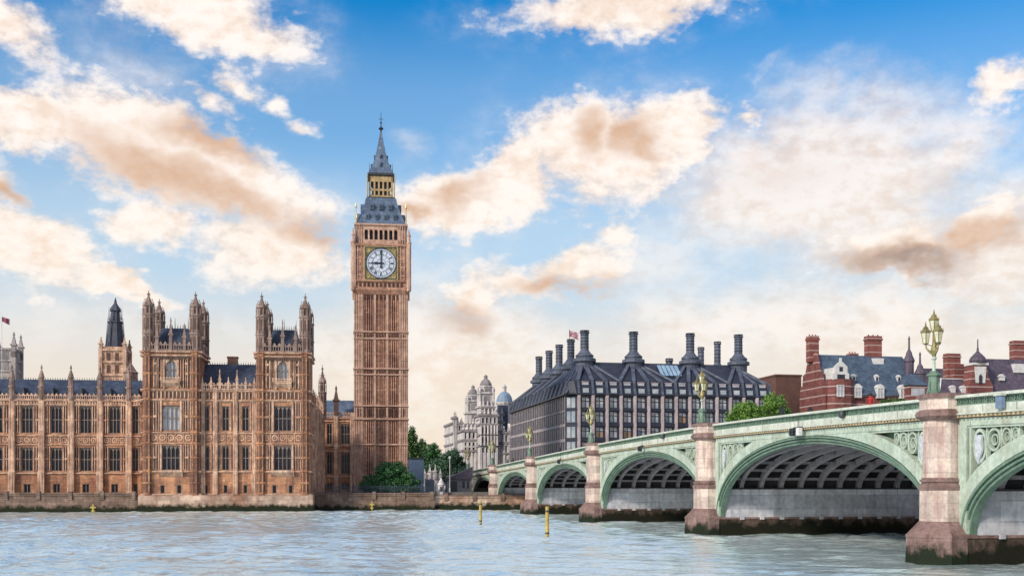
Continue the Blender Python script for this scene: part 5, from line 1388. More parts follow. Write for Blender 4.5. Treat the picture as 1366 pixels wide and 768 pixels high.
def flag_mesh(par, c1, w_, h_):
    b = MB(); n = 10; vs = []
    for i in range(n+1):
        x = w_*i/n; y = .18*math.sin(i*.9); vs += [(x, y, -i*.10), (x, y, h_-i*.06)]
    b.add(vs, [(2*i, 2*i+2, 2*i+3, 2*i+1) for i in range(n)]); o = b.build('cloth', c1, par, (0.05, 0, 1.3)); return o
flag_mesh(f, mat('flag_cloth', (.45, .05, .07), (.65, .55, .60), 2.2, .8), 2.4, 1.6)
# ------------------------------------------------------------------ red brick buildings
def brick_mansion():
    F = Frame(83.6, 300, NF); t = thing('brick_mansion', 'red and white striped brick mansion with blue slate roof and tall chimneys', 'building', F.world(0, 0, GROUND), F.r)
    z = lambda py, x=15, y=0: F.z(py, x, y)-GROUND
    XE = F.x(1240); D = 15; ze = z(527); zr_ = z(474.5, 15, 7.5)
    b = MB(); b.box(0, XE, .2, D, 0, ze)
    b.prismx([(.0, ze), (D, ze), (D-.6, ze+3), (D-1.7, ze+3.3), (D-2.1, ze+6.2), (D-3.6, ze+6.6), (D/2+2.6, zr_-1.2), (D/2+1.6, zr_+.8), (D/2-1.6, zr_+.8), (D/2-2.6, zr_-1.2), (3.6, ze+6.6), (2.1, ze+6.2), (1.7, ze+3.3), (.6, ze+3)], -.25, .6)
    b.box(-.24, .2, 0.01, D, 0, ze)
    b.build('wall', BRICKB, t)
    b = MB(); b.prismx([(-.5, ze), (D+.5, ze), (D/2+.3, zr_), (D/2-.3, zr_)], .6, XE-4); b.hip(XE-4, XE, -.5, D+.5, ze, XE-4, XE-5.5+1.5, D/2-.3, D/2+.3, zr_); b.build('roof', SHAWSLATE, t)
    # projecting bay with ornate white gable
    x0 = .4; x1 = F.x(1138.5)
    cx = (x0+x1)/2; zb = z(507)
    b = MB(); b.lathe([(3.9, 0), (3.9, zb)], 10, cx, .3, None, 1, .62); b.build('bay', BRICKB, t)
    b = MB(); gx = F.x(1121, -1.2); hw = 2.35
    b.prism([(gx-hw, z(508)), (gx+hw, z(508)), (gx+hw, z(500)), (gx+hw*.75, z(498)), (gx+hw*.8, z(491)), (gx+hw*.45, z(487)), (gx+.25, z(484)), (gx+.2, z(479)), (gx-.2, z(479)), (gx-.25, z(484)), (gx-hw*.45, z(487)), (gx-hw*.8, z(491)), (gx-hw*.75, z(498)), (gx-hw, z(500))], -1.6, -1.0)
    b.box(gx-hw, gx+hw, -1.0, 3.5, z(508), z(492)); b.build('gable', WHITEP, t)
    MB().box(gx-1.1, gx+1.1, -1.66, -1.6, z(507), z(501)).box(gx-.5, gx+.5, -1.66, -1.6, z(497), z(491)).build('gable_windows', GLASS, t)
    def win(x, za, zb_, w_, y, name='window'):
        b = MB(); b.box(x-w_/2-.15, x+w_/2+.15, y-.12, y+.3, za-.15, za).box(x-w_/2-.15, x+w_/2+.15, y-.12, y+.3, zb_, zb_+.2).box(x-w_/2-.15, x-w_/2, y-.1, y+.3, za, zb_).box(x+w_/2, x+w_/2+.15, y-.1, y+.3, za, zb_)
        b.box(x-.07, x+.07, y-.08, y+.1, za, zb_).box(x-w_/2, x+w_/2, y-.08, y+.1, (za*.4+zb_*.6)-.06, (za*.4+zb_*.6)+.06)
        o = b.build(name, WHITEP, t); p = MB(); p.add([(x-w_/2, y+.02, za), (x+w_/2, y+.02, za), (x+w_/2, y+.02, zb_), (x-w_/2, y+.02, zb_)], [(0, 1, 2, 3)]); p.build('pane', GLASS_P, o, fix=False)
        return o
    win(F.x(1121.5, -2.2), z(530), z(516), 1.7, -2.2)
    for p in (1145, 1175, 1205.5):
        x = F.x(p, -.6); b = MB(); b.box(x-1.15, x+1.15, -.5, 3.5, z(531), z(517)); b.prism([(x-1.3, z(517)), (x+1.3, z(517)), (x+.6, z(513.5)), (x, z(512)), (x-.6, z(513.5))], -.6, 4.2)
        b.build('dormer', WHITEP, t); win(x, z(530), z(518), 1.5, -.62)
    for p in (1138.5, 1169, 1198.5):
        x = F.x(p, 2.6); b = MB(); b.box(x-.55, x+.55, 2.2, 4.5, z(508, 15, 2.6), z(502, 15, 2.6)); b.prism([(x-.7, z(502, 15, 2.6)), (x+.7, z(502, 15, 2.6)), (x, z(499, 15, 2.6))], 2.1, 5)
        o = b.build('small_dormer', WHITEP, t); MB().box(x-.3, x+.3, 2.12, 2.2, z(507.5, 15, 2.6), z(503, 15, 2.6)).build('pane', GLASS, o)
    def chim(p0, p1, ytop, ybot, y, d_=2.2):
        x0_, x1_ = F.x(p0, y), F.x(p1, y); b = MB(); za = z(ytop, 15, y); b.box(x0_, x1_, y, y+d_, z(ybot, 15, y), za-1.2); b.box(x0_-.2, x1_+.2, y-.2, y+d_+.2, za-1.2, za-.7).box(x0_-.05, x1_+.05, y-.05, y+d_+.05, za-.7, za)
        for i in range(3): xx_ = x0_+(x1_-x0_)*(i+.5)/3; b.tube((xx_, y+d_/2, za), (xx_, y+d_/2, za+.5), .2, .16, 8)
        return b.build('chimney', BRICKCH, t)
    chim(1080, 1092.5, 449.5, 484, 6.5); chim(1158, 1176.5, 447.5, 480, 7); chim(1134, 1145, 471, 478, 11)
    b = MB(); x = F.x(1171, 6.0); b.box(x-1.6, x+1.6, 5.6, 9, z(493, 15, 6), z(477.5, 15, 6)); b.build('chimney_base', WHITEP, t)
    # corner turrets
    for p, yt, yb, y in ((1212.7, 448, 484, 4), (1227.3, 469, 500, 1)):
        x = F.x(p, y); zt = z(yt, 30, y); zb_ = z(yb, 30, y); h = zt-zb_
        b = MB(); b.lathe([(1.3, zb_-6), (1.3, zb_), (1.55, zb_+h*.05), (1.45, zb_+h*.12), (.9, zb_+h*.28), (.75, zb_+h*.38), (.45, zb_+h*.45), (.3, zb_+h*.5), (.22, zb_+h*.85), (.32, zb_+h*.87), (.05, zt)], 10, x, y); b.build('turret', PURPSLATE, t)
    x0_, x1_ = F.x(1211, -3), F.x(1238, -3); b = MB(); b.box(x0_+.4, x1_-.4, -3, 4, 0, z(514)); b.build('corner_pavilion', BRICKB, t)
    MB().hip(x0_, x1_, -3.4, 4.4, z(514), x0_+1.8, x1_-1.8, -.2, 1.2, z(498)).build('pavilion_roof', SHAWSLATE, t)
    b = MB(); b.box(x0_+1, x1_-1, -3.05, -2.9, z(528), z(518)); b.build('pavilion_window', GLASS_P, t)
    # arched doorway on the flank
    b = MB(); b.M = Matrix.Rotation(-math.pi/2, 4, 'Z'); b.prism([(-9.5, z(548)), (-7.2, z(548)), (-7.2, z(543)), (-7.8, z(541)), (-8.35, z(540)), (-8.9, z(541)), (-9.5, z(543))], -.35, -.2); b.build('arched_doorway', IRON, t)
    return t
brick_mansion()
def brick_annex():
    F = Frame(83.6, 318, NF); z = lambda py, x=40, y=0: F.z(py, x, y)-GROUND
    t = thing('brick_annex', 'red brick building with purple roof, domed gable and finial at the right edge', 'building', F.world(0, 0, GROUND), F.r)
    xa, xb = F.x(1252), F.x(1292); b = MB(); b.box(xa, F.x(1420), 0, 14, 0, z(527)); b.build('wall', BRICKB, t)
    b = MB(); b.hip(xa, xb, -.4, 14, z(525), xa+3.2, xb+1, 4, 9, z(505, 40, 5)); b.build('low_roof', PURPSLATE, t)
    b = MB(); b.box(xa+3.0, xb+.6, 3.7, 4.1, z(505.5, 40, 5), z(504.2, 40, 5)); b.beam((xa, -.5, z(525)), (xa+3.2, 3.9, z(505, 40, 5)), .35, .3); b.build('roof_coping', WHITEP, t)
    for p in (1269, 1283): x = F.x(p, 1); MB().box(x-.7, x+.7, -.1, 2.2, z(524), z(516)).prism([(x-.9, z(516)), (x+.9, z(516)), (x, z(513))], -.2, 2.6).build('dormer', WHITEP, t)
    # tall gable
    g0, g1 = F.x(1291, -1), F.x(1324, -1); cx = F.x(1307, -1)
    b = MB(); b.prism([(g0, 0), (g1, 0), (g1, z(513)), (g1-1, z(505)), (cx+2.6, z(500)), (cx+2.2, z(486)), (cx-2.2, z(486)), (cx-2.6, z(500)), (g0+1, z(508)), (g0, z(515))], -1.2, 3); b.build('gable', BRICKB, t)
    b = MB(); b.prism([(cx-1.5, z(510)), (cx+1.5, z(510)), (cx+1.9, z(488)), (cx-1.9, z(488))], -1.4, -1.15); b.box(cx-2.5, cx+2.5, -1.6, 3, z(486), z(483)); b.build('gable_trim', WHITEP, t)
    b = MB(); b.prism([(cx-.5, z(510)), (cx+.5, z(510)), (cx+.55, z(501)), (cx, z(498)), (cx-.55, z(501))], -1.5, -1.38); b.build('niche', IRON, t)
    b = MB(); b.lathe([(2.3, z(483)), (2.5, z(480)), (2.2, z(476)), (1.4, z(472)), (.6, z(468.5)), (.3, z(466)), (.35, z(464)), (.2, z(462)), (.16, z(452)), (.03, z(450))], 10, cx, 0); b.build('dome', PURPSLATE, t)
    b = MB(); x0_, x1_ = F.x(1316), F.x(1420); b.hip(x0_-.5, x1_, -.3, 13, z(524), x0_+.5, x1_, 5, 8, z(477.5, 45, 6)); b.build('roof', PURPSLATE, t)
    for p in (1336,): x = F.x(p, 1.5); MB().box(x-.8, x+.8, 1, 3, z(505), z(500)).prism([(x-1.1, z(500)), (x+1.1, z(500)), (x, z(496))], .9, 3.6).build('roof_vent', WHITEP, t)
    for p0, p1, yt, yb, y in ((1264, 1281.5, 470, 520, 10), (1273, 1291.5, 484, 520, 8), (1353, 1371, 450.5, 486, 6)):
        x0_, x1_ = F.x(p0, y), F.x(p1, y); za = z(yt, 40, y); b = MB(); b.box(x0_, x1_, y, y+2.4, z(yb, 40, y), za-1.2).box(x0_-.2, x1_+.2, y-.2, y+2.6, za-1.2, za-.8).box(x0_, x1_, y, y+2.4, za-.8, za); b.build('chimney', BRICKCH, t)
    x = F.x(1362, 3); b = MB(); b.box(x-2.5, x+6, 2.5, 9, z(495, 45, 3), z(483, 45, 3)); b.build('chimney_base', WHITEP, t)
    b = MB(); b.hip(F.x(1238, 30), F.x(1345, 30), 28, 44, 10, F.x(1240, 30), F.x(1340, 30), 35, 37, z(490, 40, 36)); b.build('rear_roof', PURPSLATE, t)
brick_annex()
F = Frame(83.6, 330, NF)
t = thing('brown_block', 'plain brown brick block between leafy tree and striped mansion', 'building', F.world(0, 0, GROUND), F.r)
xa, xb = F.x(1035), F.x(1069); zt = F.z(499.5)-GROUND
MB().box(xa, xb, 0, 14, 0, zt-.5).build('wall', BROWNB, t)
MB().box(xa-.2, xb+.2, -.2, .2, zt-.5, zt).box(xa-.2, xa+.2, .2, 14.2, zt-.5, zt).box(xb-.2, xb+.2, .2, 14.2, zt-.5, zt).box(xa, xb, 14, 14.3, zt-.5, zt).build('parapet', BROWNB, t)
# ------------------------------------------------------------------ white stone building with towers and dome
WF = Frame(-10, 385, NF)
t = thing('white_stone_offices', 'ornate white stone offices with two domed towers at the end of the bridge', 'building', WF.world(0, 0, GROUND), WF.r)
wz = lambda py, y=0: WF.z(py, 0, y)-GROUND
xl, xm, xr = WF.x(615), WF.x(640), WF.x(690)
x4 = WF.x(604, 20); xs_ = WF.x(668, 0)
b = MB(); d_ = MB()
def block(px0, px1, pyt, y0, y1, cor=(), pil=0):
    x0, x1 = WF.x(px0, y0), WF.x(px1, y0); zt = wz(pyt, y0); b.box(x0, x1, y0, y1, 0, zt)
    d_.box(x0-.5, x1+.5, y0-.6, y1, zt-.5, zt+.25)
    for c in cor: zc = wz(c, y0); d_.box(x0-.4, x1+.4, y0-.5, y1, zc-.35, zc+.35)
    for i in range(pil+1 if pil else 0):
        x = x0+.4+(x1-x0-.8)*i/pil; b.box(x-.35, x+.35, y0-.3, y0, 0, zt-.3)
        b.lathe([(.45, zt+.2), (.55, zt+.7), (.3, zt+1.2), (.4, zt+1.5), (.05, zt+2.3)], 6, x, y0+.3)
    return x0, x1
block(640, 664, 553, 0, 10, (566, 580, 594), 4); block(644, 658, 543, 1, 9, (), 2); block(664, 671, 562, 2, 12, (575, 590), 1)
block(671, 692, 576, 1, 30, (590, 604), 3); block(617, 641, 574, 5, 30, (587, 601), 4); block(622, 637, 566, 8, 24, (), 3)
block(604, 617, 564, 18, 40, (578, 592), 2); block(604.5, 609, 557, 17.5, 21, (), 1); block(658, 671, 552, 6, 26, (), 2)
b.build('wall', WHITEST, t); d_.build('cornices', WHITEST_D, t)
for px, pts_, y0 in (([644, 648.5, 653, 657.5, 661.5], ((603, 597), (590, 583), (577, 570), (563.5, 557)), 0), ([674, 679.5, 685], ((603, 594), (588, 580)), 1), ([620, 625.5, 631, 636.5], ((604, 597), (598, 590), (584, 577)), 5), ([607, 613], ((589, 582), (575, 568)), 18)):
    for p in px:
        for za, zb in pts_:
            x = WF.x(p, y0); o = MB().box(x-.45, x+.45, y0-.06, y0+.05, wz(za, y0), wz(zb, y0)).build('window', GLASS, t)
            MB().prism([(x-.8, wz(zb, y0)+.1), (x+.8, wz(zb, y0)+.1), (x, wz(zb, y0)+.8)], y0-.35, y0).build('window_pediment', WHITEST, o)
for p in (641.5, 646, 650.6, 655, 659.5, 663): x = WF.x(p, 0); MB().tube((x, -.75, wz(594)), (x, -.75, wz(581)), .36, .3, 8).tube((x, -.7, wz(579)), (x, -.7, wz(567)), .32, .28, 8).build('column', WHITEST, t)
def wtower(px, yt, yb, hw, y):
    x = WF.x(px, y); zb = wz(yb, y); zt = wz(yt, y); h = zt-zb; b = MB(); d = MB()
    b.box(x-hw, x+hw, y-hw, y+hw, 0, zb+h*.28)
    for q in (.0, .26): b.box(x-hw-.5, x+hw+.5, y-hw-.5, y+hw+.5, zb+h*q, zb+h*q+.6)
    b.box(x-hw*.85, x+hw*.85, y-hw*.85, y+hw*.85, zb+h*.28, zb+h*.56)
    b.box(x-hw, x+hw, y-hw, y+hw, zb+h*.56, zb+h*.60)
    for sx in (-1, 1):
        for sy in (-1, 1): b.tube((x+sx*hw*.85, y+sy*hw*.85, zb+h*.28), (x+sx*hw*.85, y+sy*hw*.85, zb+h*.56), .4); b.lathe([(.5, zb+h*.6), (.6, zb+h*.66), (.1, zb+h*.72)], 6, x+sx*hw*.85, y+sy*hw*.85)
    b.lathe([(hw*.85, zb+h*.6), (hw*.85, zb+h*.70), (hw*.95, zb+h*.72), (hw*.8, zb+h*.74)], 8, x, y)
    d.lathe([(hw*.78, zb+h*.74), (hw*.75, zb+h*.79), (hw*.55, zb+h*.85), (hw*.3, zb+h*.89), (hw*.22, zb+h*.90), (hw*.22, zb+h*.94), (hw*.28, zb+h*.95), (.05, zt)], 12, x, y)
    g = MB()
    for q0, q1, w_ in ((.06, .22, .35), (.34, .52, .4), (.62, .69, .3)):
        g.box(x-hw*w_, x+hw*w_, y-hw-.03 if q0 < .2 else y-hw*.85-.03, y, zb+h*q0, zb+h*q1)
    b.build('tower', WHITEST, t); d.build('tower_dome', WHITEST_D, t); g.build('tower_openings', WHITEST_D, t)
wtower(648, 498.8, 560, 2.7, 4); wtower(631, 513, 566, 2.6, 16)
x = WF.x(673, 16); zb = wz(536, 16); b = MB(); b.lathe([(3.0, wz(556, 16)-2), (3.0, zb-.6), (3.3, zb-.5), (3.3, zb)], 12, x, 16); b.build('drum', WHITEST, t)
b = MB(); b.lathe([(2.9*math.cos(a*math.pi/16)+.02, zb+3.9*math.sin(a*math.pi/16)) for a in range(8)], 16, x, 16); b.build('dome', COPPER, t)
b = MB(); b.lathe([(.7, zb+3.6), (.7, zb+5.3), (.9, zb+5.4), (.5, zb+6), (.05, wz(511.5, 16))], 8, x, 16); b.build('dome_lantern', WHITEST, t)
b = MB(); xa, xb = WF.x(668, 8), WF.x(681, 8); b.box(xa, xb, 13, 15, wz(577, 8), wz(538, 8)); b.build('slate_screen', SLATE, t)
b = MB(); x0_, x1_ = WF.x(656, 0), WF.x(665, 0); b.prism([(x0_, wz(553)), (x1_, wz(553)), ((x0_+x1_)/2, wz(545))], -.2, 4); b.build('pediment', WHITEST, t)

# ------------------------------------------------------------------ far towers behind the left wing
F = Frame(-155, 262, 6.77)
x = 0
def at(px, py, Y): return ((px-683)/1500*Y, Y, EYE+(648-py)/1500*Y)
Y = 262
a = at(154, 505, Y); t = thing('ventilation_tower', 'slim stone tower with dark slate lantern top behind the left wing roof', 'tower', (a[0], Y, GROUND), PAL.r)
zz = lambda py: EYE+(648-py)/1500*Y-GROUND
b = MB(); hw = 2.7
b.box(-hw, hw, -hw, hw, 0, zz(464))
for y_ in (468, 484, 501): b.box(-hw-.3, hw+.3, -hw-.3, hw+.3, zz(y_)-.3, zz(y_)+.2)
for sx in (-1, 1):
    for sy in (-1, 1): pinnacle(b, sx*hw*.97, sy*hw*.97, zz(470), zz(451), .75); b.box(sx*hw-.4, sx*hw+.4, sy*hw-.4, sy*hw+.4, 0, zz(466))
b.build('shaft', STONE_L, t)
b = MB()
for k in range(4):
    b.M = Matrix.Rotation(k*math.pi/2, 4, 'Z')
    for q in (-.95, .95):
        for ya, yb in ((499, 488), (483, 472)): b.box(q-.42, q+.42, -hw-.05, -hw+.1, zz(ya), zz(yb))
b.M = None; b.build('louvres', STONE_D, t)
b = MB(); b.lathe([(2.1, zz(464)), (1.6, zz(432)), (1.8, zz(430.5)), (1.8, zz(429)), (1.1, zz(427.5)), (1.0, zz(416)), (1.35, zz(415)), (1.1, zz(411)), (.5, zz(406)), (.3, zz(404)), (.3, zz(402)), (.06, zz(397))], 8)
for i in range(8): q = math.pi/8+i*math.pi/4; b.tube((2.15*math.cos(q), 2.15*math.sin(q), zz(463)), (1.65*math.cos(q), 1.8*math.sin(q), zz(424)), .16, .06, 4); b.tube((1.45*math.cos(q), 1.45*math.sin(q), zz(427)), (1.45*math.cos(q), 1.45*math.sin(q), zz(410)), .12, .03, 4)
b.build('slate_lantern', mat('dark_tower_slate', (.06, .065, .10), (.035, .04, .06), .8, .6, .3), t)
a = at(8, 505, 330); t = thing('white_pinnacled_tower', 'pale stone tower with four pinnacles at the far left edge', 'tower', (a[0], 330, GROUND), PAL.r)
zz = lambda py: EYE+(648-py)/1500*330-GROUND
b = MB(); hw = 3.2; b.box(-hw, hw, -hw, hw, 0, zz(466))
for sx in (-1, 1):
    for sy in (-1, 1): pinnacle(b, sx*hw, sy*hw, zz(478), zz(444), 1.2); b.box(sx*hw-.6, sx*hw+.6, sy*hw-.6, sy*hw+.6, 0, zz(470))
for y_ in (467, 482, 496): b.box(-hw-.3, hw+.3, -hw-.3, hw+.3, zz(y_)-.3, zz(y_)+.3)
b.build('shaft', mat('greyed_tower_stone', (.42, .37, .36), (.27, .235, .235), .4, .85, .3, streak=.6, c3=(.1, .09, .09)), t)
MB().box(-1.6, -.4, -hw-.1, -hw+.1, zz(494), zz(484)).box(.4, 1.6, -hw-.1, -hw+.1, zz(494), zz(484)).box(-1.6, 1.6, -hw-.1, -hw+.1, zz(480), zz(470)).build('openings', WHITEST_D, t)
a = at(2.5, 455, 300); t = thing('flag', 'small dark red flag on a tall pole at the left edge above the roof', 'flag', (a[0], 300, 24), 0)
MB().tube((0, 0, 0), (0, 0, EYE+(648-421)/5-24), .1, .06).build('pole', WHITEP, t)
fo = flag_mesh(t, mat('dark_flag_cloth', (.30, .05, .06), (.10, .06, .14), 2.2, .8), 2.0, 1.2); fo.location.z = EYE+(648-421)/5-24-1.5
# small stone turret behind the last wing bay
a = at(174.5, 505, 235); t = thing('stone_turret', 'small pointed stone turret beside the pavilion above the left wing roof', 'turret', (a[0], 235, GROUND), 0)
zz = lambda py: EYE+(648-py)/1500*235-GROUND
b = MB(); b.lathe([(1.4, 0), (1.4, zz(498)), (1.6, zz(497)), (1.2, zz(495)), (.5, zz(488)), (.1, zz(484))], 8); b.build('turret_body', TURRET, t)

# ------------------------------------------------------------------ trees
def tree(name, label, cat, loc, blobs, n, leaf, m, trunk_h, trunk_r, group=None, limbs=True, seed=1):
    rnd = random.Random(seed)
    t = thing(name, label, cat, loc, 0, group)
    vs = []; fs = []
    subs = []
    for (cx, cy, cz, rx, ry, rz_) in blobs:
        for k in range(int(26+rx*8)):           # secondary clumps on each mass give the crown its uneven outline
            th = rnd.uniform(0, 2*math.pi); ph = math.acos(rnd.uniform(-1, 1)); q = rnd.uniform(.45, 1.0)
            c = (cx+rx*q*math.sin(ph)*math.cos(th), cy+ry*q*math.sin(ph)*math.sin(th), cz+rz_*q*math.cos(ph))
            s = rnd.uniform(.17, .34); subs.append((c[0], c[1], c[2], rx*s, ry*s, rz_*s*.8))
    for i in range(n):
        c = subs[rnd.randrange(len(subs))]
        th = rnd.uniform(0, 2*math.pi); ph = math.acos(rnd.uniform(-1, 1)); q = abs(rnd.gauss(.85, .42))
        p = Vector((c[0]+c[3]*q*math.sin(ph)*math.cos(th), c[1]+c[4]*q*math.sin(ph)*math.sin(th), c[2]+c[5]*q*math.cos(ph)))
        nrm = Vector((math.sin(ph)*math.cos(th)+rnd.uniform(-.6, .6), math.sin(ph)*math.sin(th)+rnd.uniform(-.6, .6), math.cos(ph)+rnd.uniform(-.4, .8))).normalized()
        a = nrm.orthogonal().normalized(); b_ = nrm.cross(a); r_ = rnd.uniform(0, 6.28); a, b_ = a*math.cos(r_)+b_*math.sin(r_), b_*math.cos(r_)-a*math.sin(r_)
        s = leaf*rnd.uniform(.6, 1.3); o = len(vs)
        vs += [tuple(p-a*s), tuple(p-b_*s*.55), tuple(p+a*s), tuple(p+b_*s*.55)]; fs.append((o, o+1, o+2, o+3))
    me = bpy.data.meshes.new('crown'); me.from_pydata(vs, [], fs); me.materials.append(m); link('crown', me, t)
    b = MB(); b.tube((0, 0, -.3), (0, 0, trunk_h), trunk_r, trunk_r*.7, 8)
    for s in subs[::max(1, len(subs)//14)]: b.tube((0, 0, trunk_h*rnd.uniform(.6, 1)), (s[0], s[1], s[2]), trunk_r*.45, trunk_r*.08, 5)
    b.build('trunk', BARK, t)
    return t
# round bush by the river wall
p = at(517, 655, 214)
tree('round_bush', 'dense rounded dark green bush in front of the clock tower foot', 'bush', (p[0], 218, 3.0),
     [(0, 0, 2.6, 4.4, 3, 3.2), (-3.2, 0, 1.6, 2.9, 2.4, 2.2), (3.5, 0, 1.7, 2.9, 2.4, 2.3), (.3, 0, 4.4, 2.8, 2.2, 2.1), (-1.5, -.5, 1.2, 4.2, 2.5, 1.8), (1.5, -.5, 1.2, 4.2, 2.5, 1.8), (0, 0, 2.4, 3.6, 2.6, 2.6), (0, 0, 3.2, 3.4, 2.4, 2.2)], 60000, .17, LEAF_D, 1.5, .25, seed=3)
def crown(px, pyt, pyb, wpx, Y, label, m, seed, n=14000, leaf=.30, name='tree'):
    x = (px-683)/1500*Y; zt = EYE+(648-pyt)/1500*Y-GROUND; zb = EYE+(648-pyb)/1500*Y-GROUND; w_ = wpx/1500*Y/2; zm = (zt+zb)/2; h = (zt-zb)/2
    return tree(name, label, 'tree', (x, Y, GROUND), [(0, 0, zm, w_*.8, w_*.8, h*.85), (-w_*.5, 0, zm-h*.25, w_*.5, w_*.5, h*.6), (w_*.5, .5, zm-h*.2, w_*.5, w_*.5, h*.6), (w_*.1, 0, zm+h*.45, w_*.5, w_*.5, h*.5)], n, leaf, m, max(zb+h*.4, 1), max(.25, w_*.07), 'trees between the clock tower and the white offices' if name == 'tree' and Y > 300 and px < 700 else None, seed=seed)
crown(546, 568, 640, 36, 300, 'bright green tree peeping out beside the clock tower', LEAF_M, 11, 9000, .28)
crown(575, 590, 645, 44, 340, 'dark green tree behind the blue grey hut', LEAF_D, 12)
crown(603, 596, 645, 46, 350, 'bluish dark tree left of the white stone offices', LEAF_G, 13)
crown(590, 605, 650, 60, 330, 'low dark tree in the middle of the gap behind the gate lodge', LEAF_G, 15)
crown(560, 582, 650, 30, 345, 'slim mid green tree between bright tree and dark tree', LEAF_M, 14, 8000)
crown(1030, 524, 575, 56, 262, 'bright leafy tree rising behind the bridge before the brown block', LEAF_B, 21, 20000, .21)
crown(995, 533, 580, 56, 258, 'bright leafy tree rising behind the bridge before the office block end', LEAF_B, 22, 20000, .21)
crown(1190, 529, 560, 60, 285, 'low shrubby tree top just showing over the parapet left of the near lamp', LEAF_M, 23, 7000, .22)
# ------------------------------------------------------------------ between clock tower and bridge
Y = 236; a = at(555, 655, Y)
t = thing('blue_grey_hut', 'tall plain blue grey hut to the right of the round bush', 'hut', (a[0], Y, GROUND), PAL.r)
h = EYE+(648-612)/1500*Y-GROUND
MB().box(-1.6, 1.6, 0, 3, 0, h).build('walls', HUTM, t); MB().box(-1.75, 1.75, -.15, 3.15, h, h+.35).build('roof', IRON, t)
b = MB()
for i in range(5): b.box(-1.6+i*.8-.04, -1.6+i*.8+.04, -.05, 0, .1, h-.1)
b.build('panel_joints', HUTM, t)
Y = 245; a = at(577, 655, Y); t = thing('gothic_porch', 'small pale gothic porch with stepped pinnacles behind the railings', 'porch', (a[0], Y, GROUND), PAL.r)
b = MB(); b.box(-1.7, 1.7, 0, 3, 0, 3.1); b.prism([(-1.9, 3.1), (1.9, 3.1), (.5, 4.6), (-.5, 4.6)], 0, 3)
for x in (-1.7, -.6, .6, 1.7): pinnacle(b, x, -.1, 2.8, 6.0 if abs(x) < 1 else 5.0, .5)
b.build('walls', WHITEST, t); MB().box(-1.6, .3, -.12, .02, 0, 2.6).build('doorway', SLATE, t)
Y = 216; a = at(588.5, 655, Y); t = thing('stone_sentry_box', 'small pointed white stone box on the end of the river wall', 'sentry box', (a[0], Y, 2.6), PAL.r)
b = MB(); b.lathe([(.75, -.5), (.75, .8), (.62, .9), (.62, 2.1), (.78, 2.2), (.72, 2.4), (.2, 3.3), (.05, 3.6)], 8); b.build('stone_body', WHITEST, t); MB().box(-.2, .2, -.66, -.5, 1.0, 1.9).build('opening', IRON, t)
Y = 232; a = at(611, 655, Y); t = thing('gate_lodge', 'low building with sloping purple roof beside the bridge abutment', 'building', (a[0], Y, GROUND), PAL.r)
b = MB(); b.box(-2.2, 2.8, 0, 6, 0, 2.9); b.build('walls', WHITEST_D, t); MB().prism([(-2.6, 2.6), (3.0, 5.2), (3.0, 2.6)], -.4, 6.4).build('roof', PURPSLATE, t)
MB().box(.9, 1.4, -.1, .05, .8, 2.2).box(1.8, 2.3, -.1, .05, .8, 2.2).box(-1.8, -.2, -.1, .05, .1, 2.2).build('openings', IRON, t)
Y = 225
for px, lab in ((600, 'thin white lamp post in front of the dark trees'), (594.5, 'thin dark lamp post near the stone sentry box')):
    a = at(px, 655, Y); t = thing('lamp_post', lab, 'lamp post', (a[0], Y, GROUND), 0, 'thin posts on the embankment')
    hh = EYE+(648-(608 if px == 600 else 628))/1500*Y-GROUND
    MB().lathe([(.16, -.2), (.16, .7), (.09, .9), (.07, hh-.6)], 8).build('post', WHITEP if px == 600 else IRON, t)
    MB().lathe([(.08, hh-.6), (.24, hh-.45), (.26, hh-.1), (.05, hh)], 8).build('lamp_head', WHITEP if px == 600 else IRON, t)
# railings behind the river wall
t = thing('iron_railings', 'dark blue iron railings along the top of the river wall by the bush', 'railings', (PAL.ox, PAL.oy, 0), PAL.r)
ra, rb = PAL.x(434, 9), PAL.x(582, 9)
b = MB(); x = ra
while x < rb: b.box(x-.03, x+.03, 8.97, 9.03, 3.0, 4.7); x += .17
b.box(ra, rb, 8.95, 9.05, 3.2, 3.26).box(ra, rb, 8.95, 9.05, 4.45, 4.52)
b.build('bars', mat('dark_blue_iron', (.03, .045, .08), (.02, .03, .05), 1, .5), t)
b = MB(); x = ra
while x < rb: b.lathe([(.09, 2.6), (.09, 4.8), (.13, 4.85), (.02, 5.1)], 6, x, 9); x += 2.6
b.build('posts', mat('dark_blue_iron', (0, 0, 0)), t)
hd = MB()
rnd = random.Random(5)
# ------------------------------------------------------------------ marks on the river
def river_post(label, px, pyt, pyw):
    Yp = EYE*1500/(pyw-648); x = (px-683)/1500*Yp; zt = EYE+(648-pyt)/1500*Yp
    t = thing('river_post', label, 'post', (x, Yp, 0), 0, 'yellow posts standing in the river')
    MB().lathe([(.17, -2), (.17, zt-.15), (.14, zt)], 12).build('pile', YELLOW, t)
    MB().lathe([(.19, .35), (.19, .5)], 12).lathe([(.19, zt-.5), (.19, zt-.35)], 12).build('bands', IRON, t)
river_post('taller yellow post standing in the water nearest the bridge', 730, 675, 717)
river_post('smaller yellow post standing in the water farther from the camera', 641, 667, 699)
def wall_mark(label, px, py0, py1, Y):
    x = (px-683)/1500*Y; z0 = EYE+(648-py1)/1500*Y; h = (py1-py0)/1500*Y
    t = thing('river_marker', label, 'marker', (x, Y, z0), PAL.r, 'yellow markers fixed to the river walls')
    MB().box(-.12, .12, -.1, .1, 0, h).build('upright', YELLOW, t); MB().box(-.45, .45, -.12, .12, h*.55, h*.72).box(-.3, .3, -.12, .12, h*.2, h*.32).build('cross_bars', YELLOW, t)
wall_mark('small yellow cross marker at the foot of the left terrace wall', 124, 672, 684, 188)
wall_mark('small yellow cross marker below the round bush', 496, 668, 680, 204)
